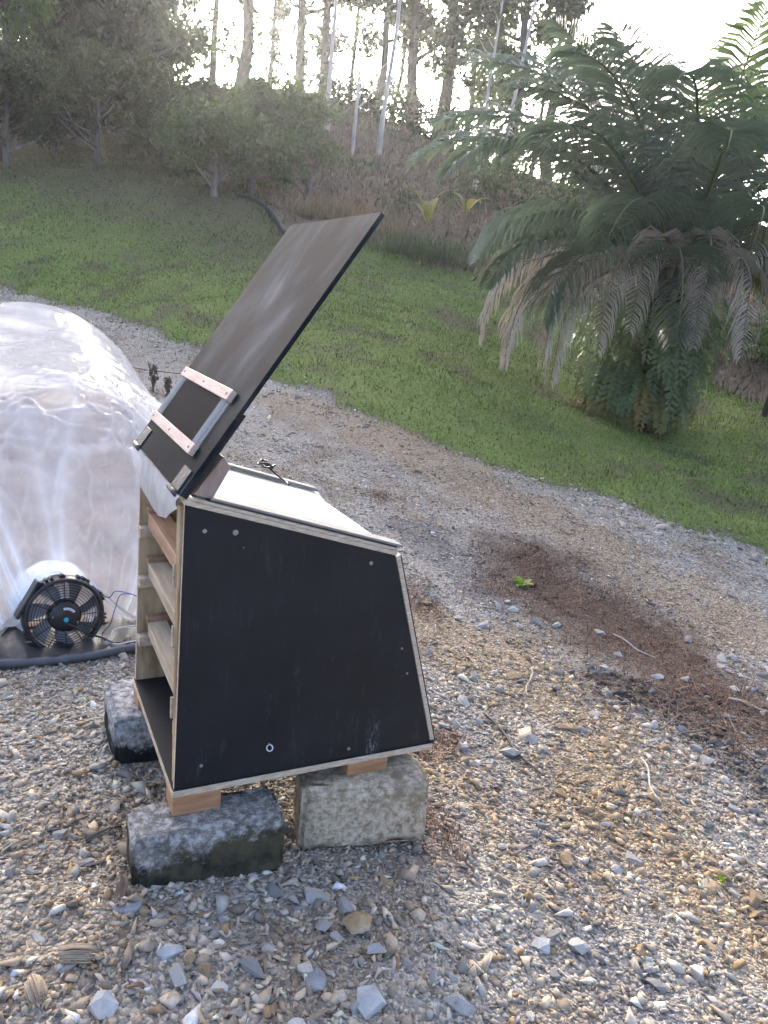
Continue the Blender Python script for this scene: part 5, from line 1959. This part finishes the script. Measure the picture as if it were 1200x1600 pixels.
def grass_clump(px, depth, label, n, h, col, seed, name='tall_grass'):
    p = pt(px[0], px[1], depth); p[2] = tz(p[0], p[1])
    r = np.random.default_rng(seed)
    V, C = [], []
    for i in range(n):
        b = np.array([r.normal() * .45, r.normal() * .35, -.02])
        a = r.random() * 6.28
        l = h * r.uniform(.5, 1.1)
        d = np.array([math.cos(a) * .35, math.sin(a) * .35, 1])
        w = np.array([-math.sin(a), math.cos(a), 0]) * .010
        t1 = b + d * l * .6
        t2 = b + d * l * .9 + np.array([math.cos(a), math.sin(a), -.3]) * l * .2
        V += [b - w, b + w, t1 + w * .8, t1 - w * .8, t1 - w * .8, t1 + w * .8, t2, t2]
        c = np.array(col) * r.uniform(.7, 1.3)
        C += [c] * 8
    V = np.array(V)
    F = np.arange(len(V)).reshape(-1, 4)
    o = link(name, fast_mesh(name, V, F, MAT['grass'], np.array(C)))
    o.location = p
    tag(o, label, 'grass clump')
for i, (u, v, d, l, col, h) in enumerate([(640, 395, 20.5, 'clump of green reedy grass below the banana plant', (.085, .11, .045), .75), (690, 400, 20.3, 'clump of green reedy grass beside the palm frond tips', (.085, .11, .045), .75),
                                          (490, 345, 22.5, 'clump of straw-coloured dry grass behind the raised door', (.26, .19, .11), .7), (545, 350, 23, 'clump of pale dry grass above the raised door corner', (.25, .18, .10), .6),
                                          (590, 372, 22, 'clump of mixed dry grass right of the raised door corner', (.2, .16, .09), .6)]):
    grass_clump((u, v), d, l, 420, h, col, 900 + i)

# dark hose lying down the lawn edge
hp = [pt(u, v, d) for u, v, d in [(372, 296, 22.6), (400, 312, 22.0), (422, 332, 21.4), (434, 352, 20.9), (446, 372, 20.3)]]
hp = [(p[0], p[1], tz(p[0], p[1]) + .07) for p in hp]
tag(tube('black_hose', hp, .075, MAT['cable'], None, 10), 'thick dark hose curving down the lawn edge behind the raised door', 'hose')
# white scrap on the lawn left of the ferns
sc_ = gp(936, 597)
dl = dry_leaf('litter_scrap', (936, 597), .26, .10, R_(-30), 'small white scrap lying on the lawn left of the ferns', 8, ((.45, .45, .43), (.6, .6, .58), (.7, .7, .68)), .8)
dl['category'] = 'scrap'
# dead stalks beside the tunnel
def dead_stalk(px, h, label, seed):
    p = gp(*px)
    e = empty('dead_stalk', tuple(p), 0, label, 'dead plant')
    r = np.random.default_rng(seed)
    paths = []
    for i in range(5):
        a = r.random() * 6.28
        l = h * r.uniform(.4, 1)
        paths.append((np.array([[r.normal() * .03, r.normal() * .03, -.02], [math.cos(a) * .05 * l, math.sin(a) * .05, l * .5], [math.cos(a) * .2 * l, math.sin(a) * .1, l]]), np.array([.010, .008, .004])))
    link('stem', tubes_mesh('stem', paths, DARK_TWIG, 5), e)
    V, F = leaf_cloud(np.array([[0, 0, h * .45], [0, 0, h * .75]]), np.full(2, h * .2), 40, .05, seed, .4, .8)
    m_ = MAT.get('deadleaf') or simple('dead_brown_leaf', [(.3, (.07, .045, .03)), (.7, (.16, .11, .075))], 20, .9, .1)
    MAT['deadleaf'] = m_
    link('withered_leaf', fast_mesh('withered_leaf', V, F, m_), e)
dead_stalk((240, 612), .34, 'withered brown stalk on the roadside behind the plastic tunnel', 1)
dead_stalk((262, 618), .22, 'short withered stalk right beside the door behind the tunnel', 2)
tag(tube('string_line', [pt(190, 571, 8.4), pt(230, 578, 8.2), pt(300, 586, 8.0)], .004, MAT['cable'], None, 5), 'thin dark string stretched behind the plastic tunnel', 'string')

# ------------------------------------------------------------------ ground cover that nobody could count
def blades(x, y, h, w, col, lean=.5, bend=.3):
    n = len(x)
    z = terrain(x, y)
    a = rng.random(n) * 2 * np.pi
    l = np.abs(rng.normal(size=n)) * lean
    b = np.stack([x, y, z - .005], -1)
    sd_ = np.stack([-np.sin(a), np.cos(a), np.zeros(n)], -1) * w[:, None]
    tip = b + np.stack([np.cos(a) * l, np.sin(a) * l, np.ones(n)], -1) * h[:, None]
    V = np.stack([b - sd_, b + sd_, tip], 1).reshape(-1, 3)
    F = np.arange(3 * n).reshape(-1, 3)
    return V, F, np.repeat(col, 3, 0)

def lawn_grass():
    n = 760000
    y = rng.uniform(6.3, 38, n)
    x = rng.uniform(-20, 11, n)
    d = np.hypot(x, y)
    ed = y - lawn_y(x) + (fnoise(x, y, 1.8, 3) - .5) * .7
    hd = hill_y(x) - y
    k = (ed > -.10 - .35 * np.abs(rng.normal(size=n)) * (rng.random(n) < .3)) & (hd > -.3) & wedge(x, y, .8) & (rng.random(n) < np.clip(1.6 - d / 20, .35, 1))
    lc = lawn_col(x, y)
    bare = sstep(.0, .03, lc[:, 0] - .92 * lc[:, 1])
    k &= rng.random(n) > .55 * bare
    x, y, d, lc = x[k], y[k], d[k], lc[k]
    n = len(x)
    col = lc * np.exp(rng.normal(size=n) * .28)[:, None] * np.array([1.0, 1.12, .95])
    yel = rng.random(n) < .07
    col[yel] = np.array([.17, .15, .07]) * rng.uniform(.7, 1.2, (yel.sum(), 1))
    V, F, C = blades(x, y, .028 * np.exp(rng.normal(size=n) * .4) * (1 + d * .02) * (.45 + 1.1 * fnoise(x + 5, y, 1.3, 3)), .0042 + d * .00042, col, .9)
    o = link('grass', fast_mesh('grass', V, F, MAT['grass'], C), GROUND['lawn'])
    o['kind'] = 'stuff'
lawn_grass()

def hill_litter():
    n = 90000
    y = rng.uniform(12, 48, n)
    x = rng.uniform(-18, 16, n)
    hd = y - hill_y(x)
    k = (hd > -.6) & wedge(x, y, 1)
    x, y = x[k], y[k]
    n = len(x)
    nz = fnoise(x, y, .5, 2)
    col = np.where((nz > .58)[:, None], np.array([.07, .085, .03]), np.array([.17, .125, .08])) * np.exp(rng.normal(size=n) * .35)[:, None]
    hgt = np.where(y < 26, .13, .12) * np.exp(rng.normal(size=n) * .5)
    V, F, C = blades(x, y, hgt, .012 + .0006 * y, col, 1.0)
    o = link('dry_undergrowth', fast_mesh('dry_undergrowth', V, F, MAT['litter'], C), GROUND['hillside'])
    o['kind'] = 'stuff'
hill_litter()

def weed_mat():
    n = 60000
    lo = PATCH.min(0) - .3
    hi = PATCH.max(0) + .3
    x = rng.uniform(lo[0], hi[0], n)
    y = rng.uniform(lo[1], hi[1], n)
    k = rng.random(n) < patch_w(x, y) ** 1.3
    x, y = x[k], y[k]
    n = len(x)
    col = np.array([.135, .082, .055]) * np.exp(rng.normal(size=n) * .42)[:, None]
    p = rng.random(n) < .05
    col[p] = np.array([.24, .19, .15])
    V, F, C = blades(x, y, .013 * np.exp(rng.normal(size=n) * .5) * (.5 + fnoise(x, y, 5, 2)), np.full(n, .0038), col, 2.2)
    # moss and dead scraps on the reddish spots
    xs, ys = [], []
    for zz in Z_MOSS:
        c = np.mean(zz, 0)
        xs.append(c[0] + rng.normal(size=420) * .08)
        ys.append(c[1] + rng.normal(size=420) * .08)
    xs = np.concatenate(xs)
    ys = np.concatenate(ys)
    c2 = np.array([.17, .095, .062]) * np.exp(rng.normal(size=len(xs)) * .35)[:, None]
    V2, F2, C2 = blades(xs, ys, .016 * np.exp(rng.normal(size=len(xs)) * .4), np.full(len(xs), .003), c2, 1.2)
    o = link('dead_weeds', fast_mesh('dead_weeds', np.r_[V, V2], np.r_[F, F2 + len(V)], MAT['litter'], np.r_[C, C2]), YARD)
    o['kind'] = 'stuff'
weed_mat()

def yard_scraps():
    """short straws and leaf crumbs among the chippings"""
    n = 9000
    y = rng.uniform(1.0, 5.5, n)
    x = rng.uniform(-2.4, 3.4, n)
    k = wedge(x, y) & (rng.random(n) < sstep(.45, .65, fnoise(x, y, 1.7, 2)))
    x, y = x[k], y[k]
    n = len(x)
    col = np.array([.20, .14, .09]) * np.exp(rng.normal(size=n) * .45)[:, None]
    V, F, C = blades(x, y, .020 * np.exp(rng.normal(size=n) * .5), np.full(n, .0022), col, 2.5)
    V[:, 2] += .010
    o = link('straw_scraps', fast_mesh('straw_scraps', V, F, MAT['litter'], C), YARD)
    o['kind'] = 'stuff'
yard_scraps()

# ------------------------------------------------------------------ morning haze
if HAZE_DENSITY > 0:
    bm = bmesh.new()
    bm_box(bm, (-130, -60, -25), (130, 110, 60), 0)
    hm = bpy.data.materials.new('morning_haze')
    hm.use_nodes = True
    ht = hm.node_tree
    ht.nodes.remove(ht.nodes['Principled BSDF'])
    pv = ht.nodes.new('ShaderNodeVolumePrincipled')
    pv.inputs['Color'].default_value = (.93, .95, 1.0, 1)
    pv.inputs['Density'].default_value = HAZE_DENSITY
    pv.inputs['Anisotropy'].default_value = .65
    ht.links.new(pv.outputs[0], ht.nodes['Material Output'].inputs['Volume'])
    hz = bm_obj('haze', bm, hm)
    hz['kind'] = 'stuff'
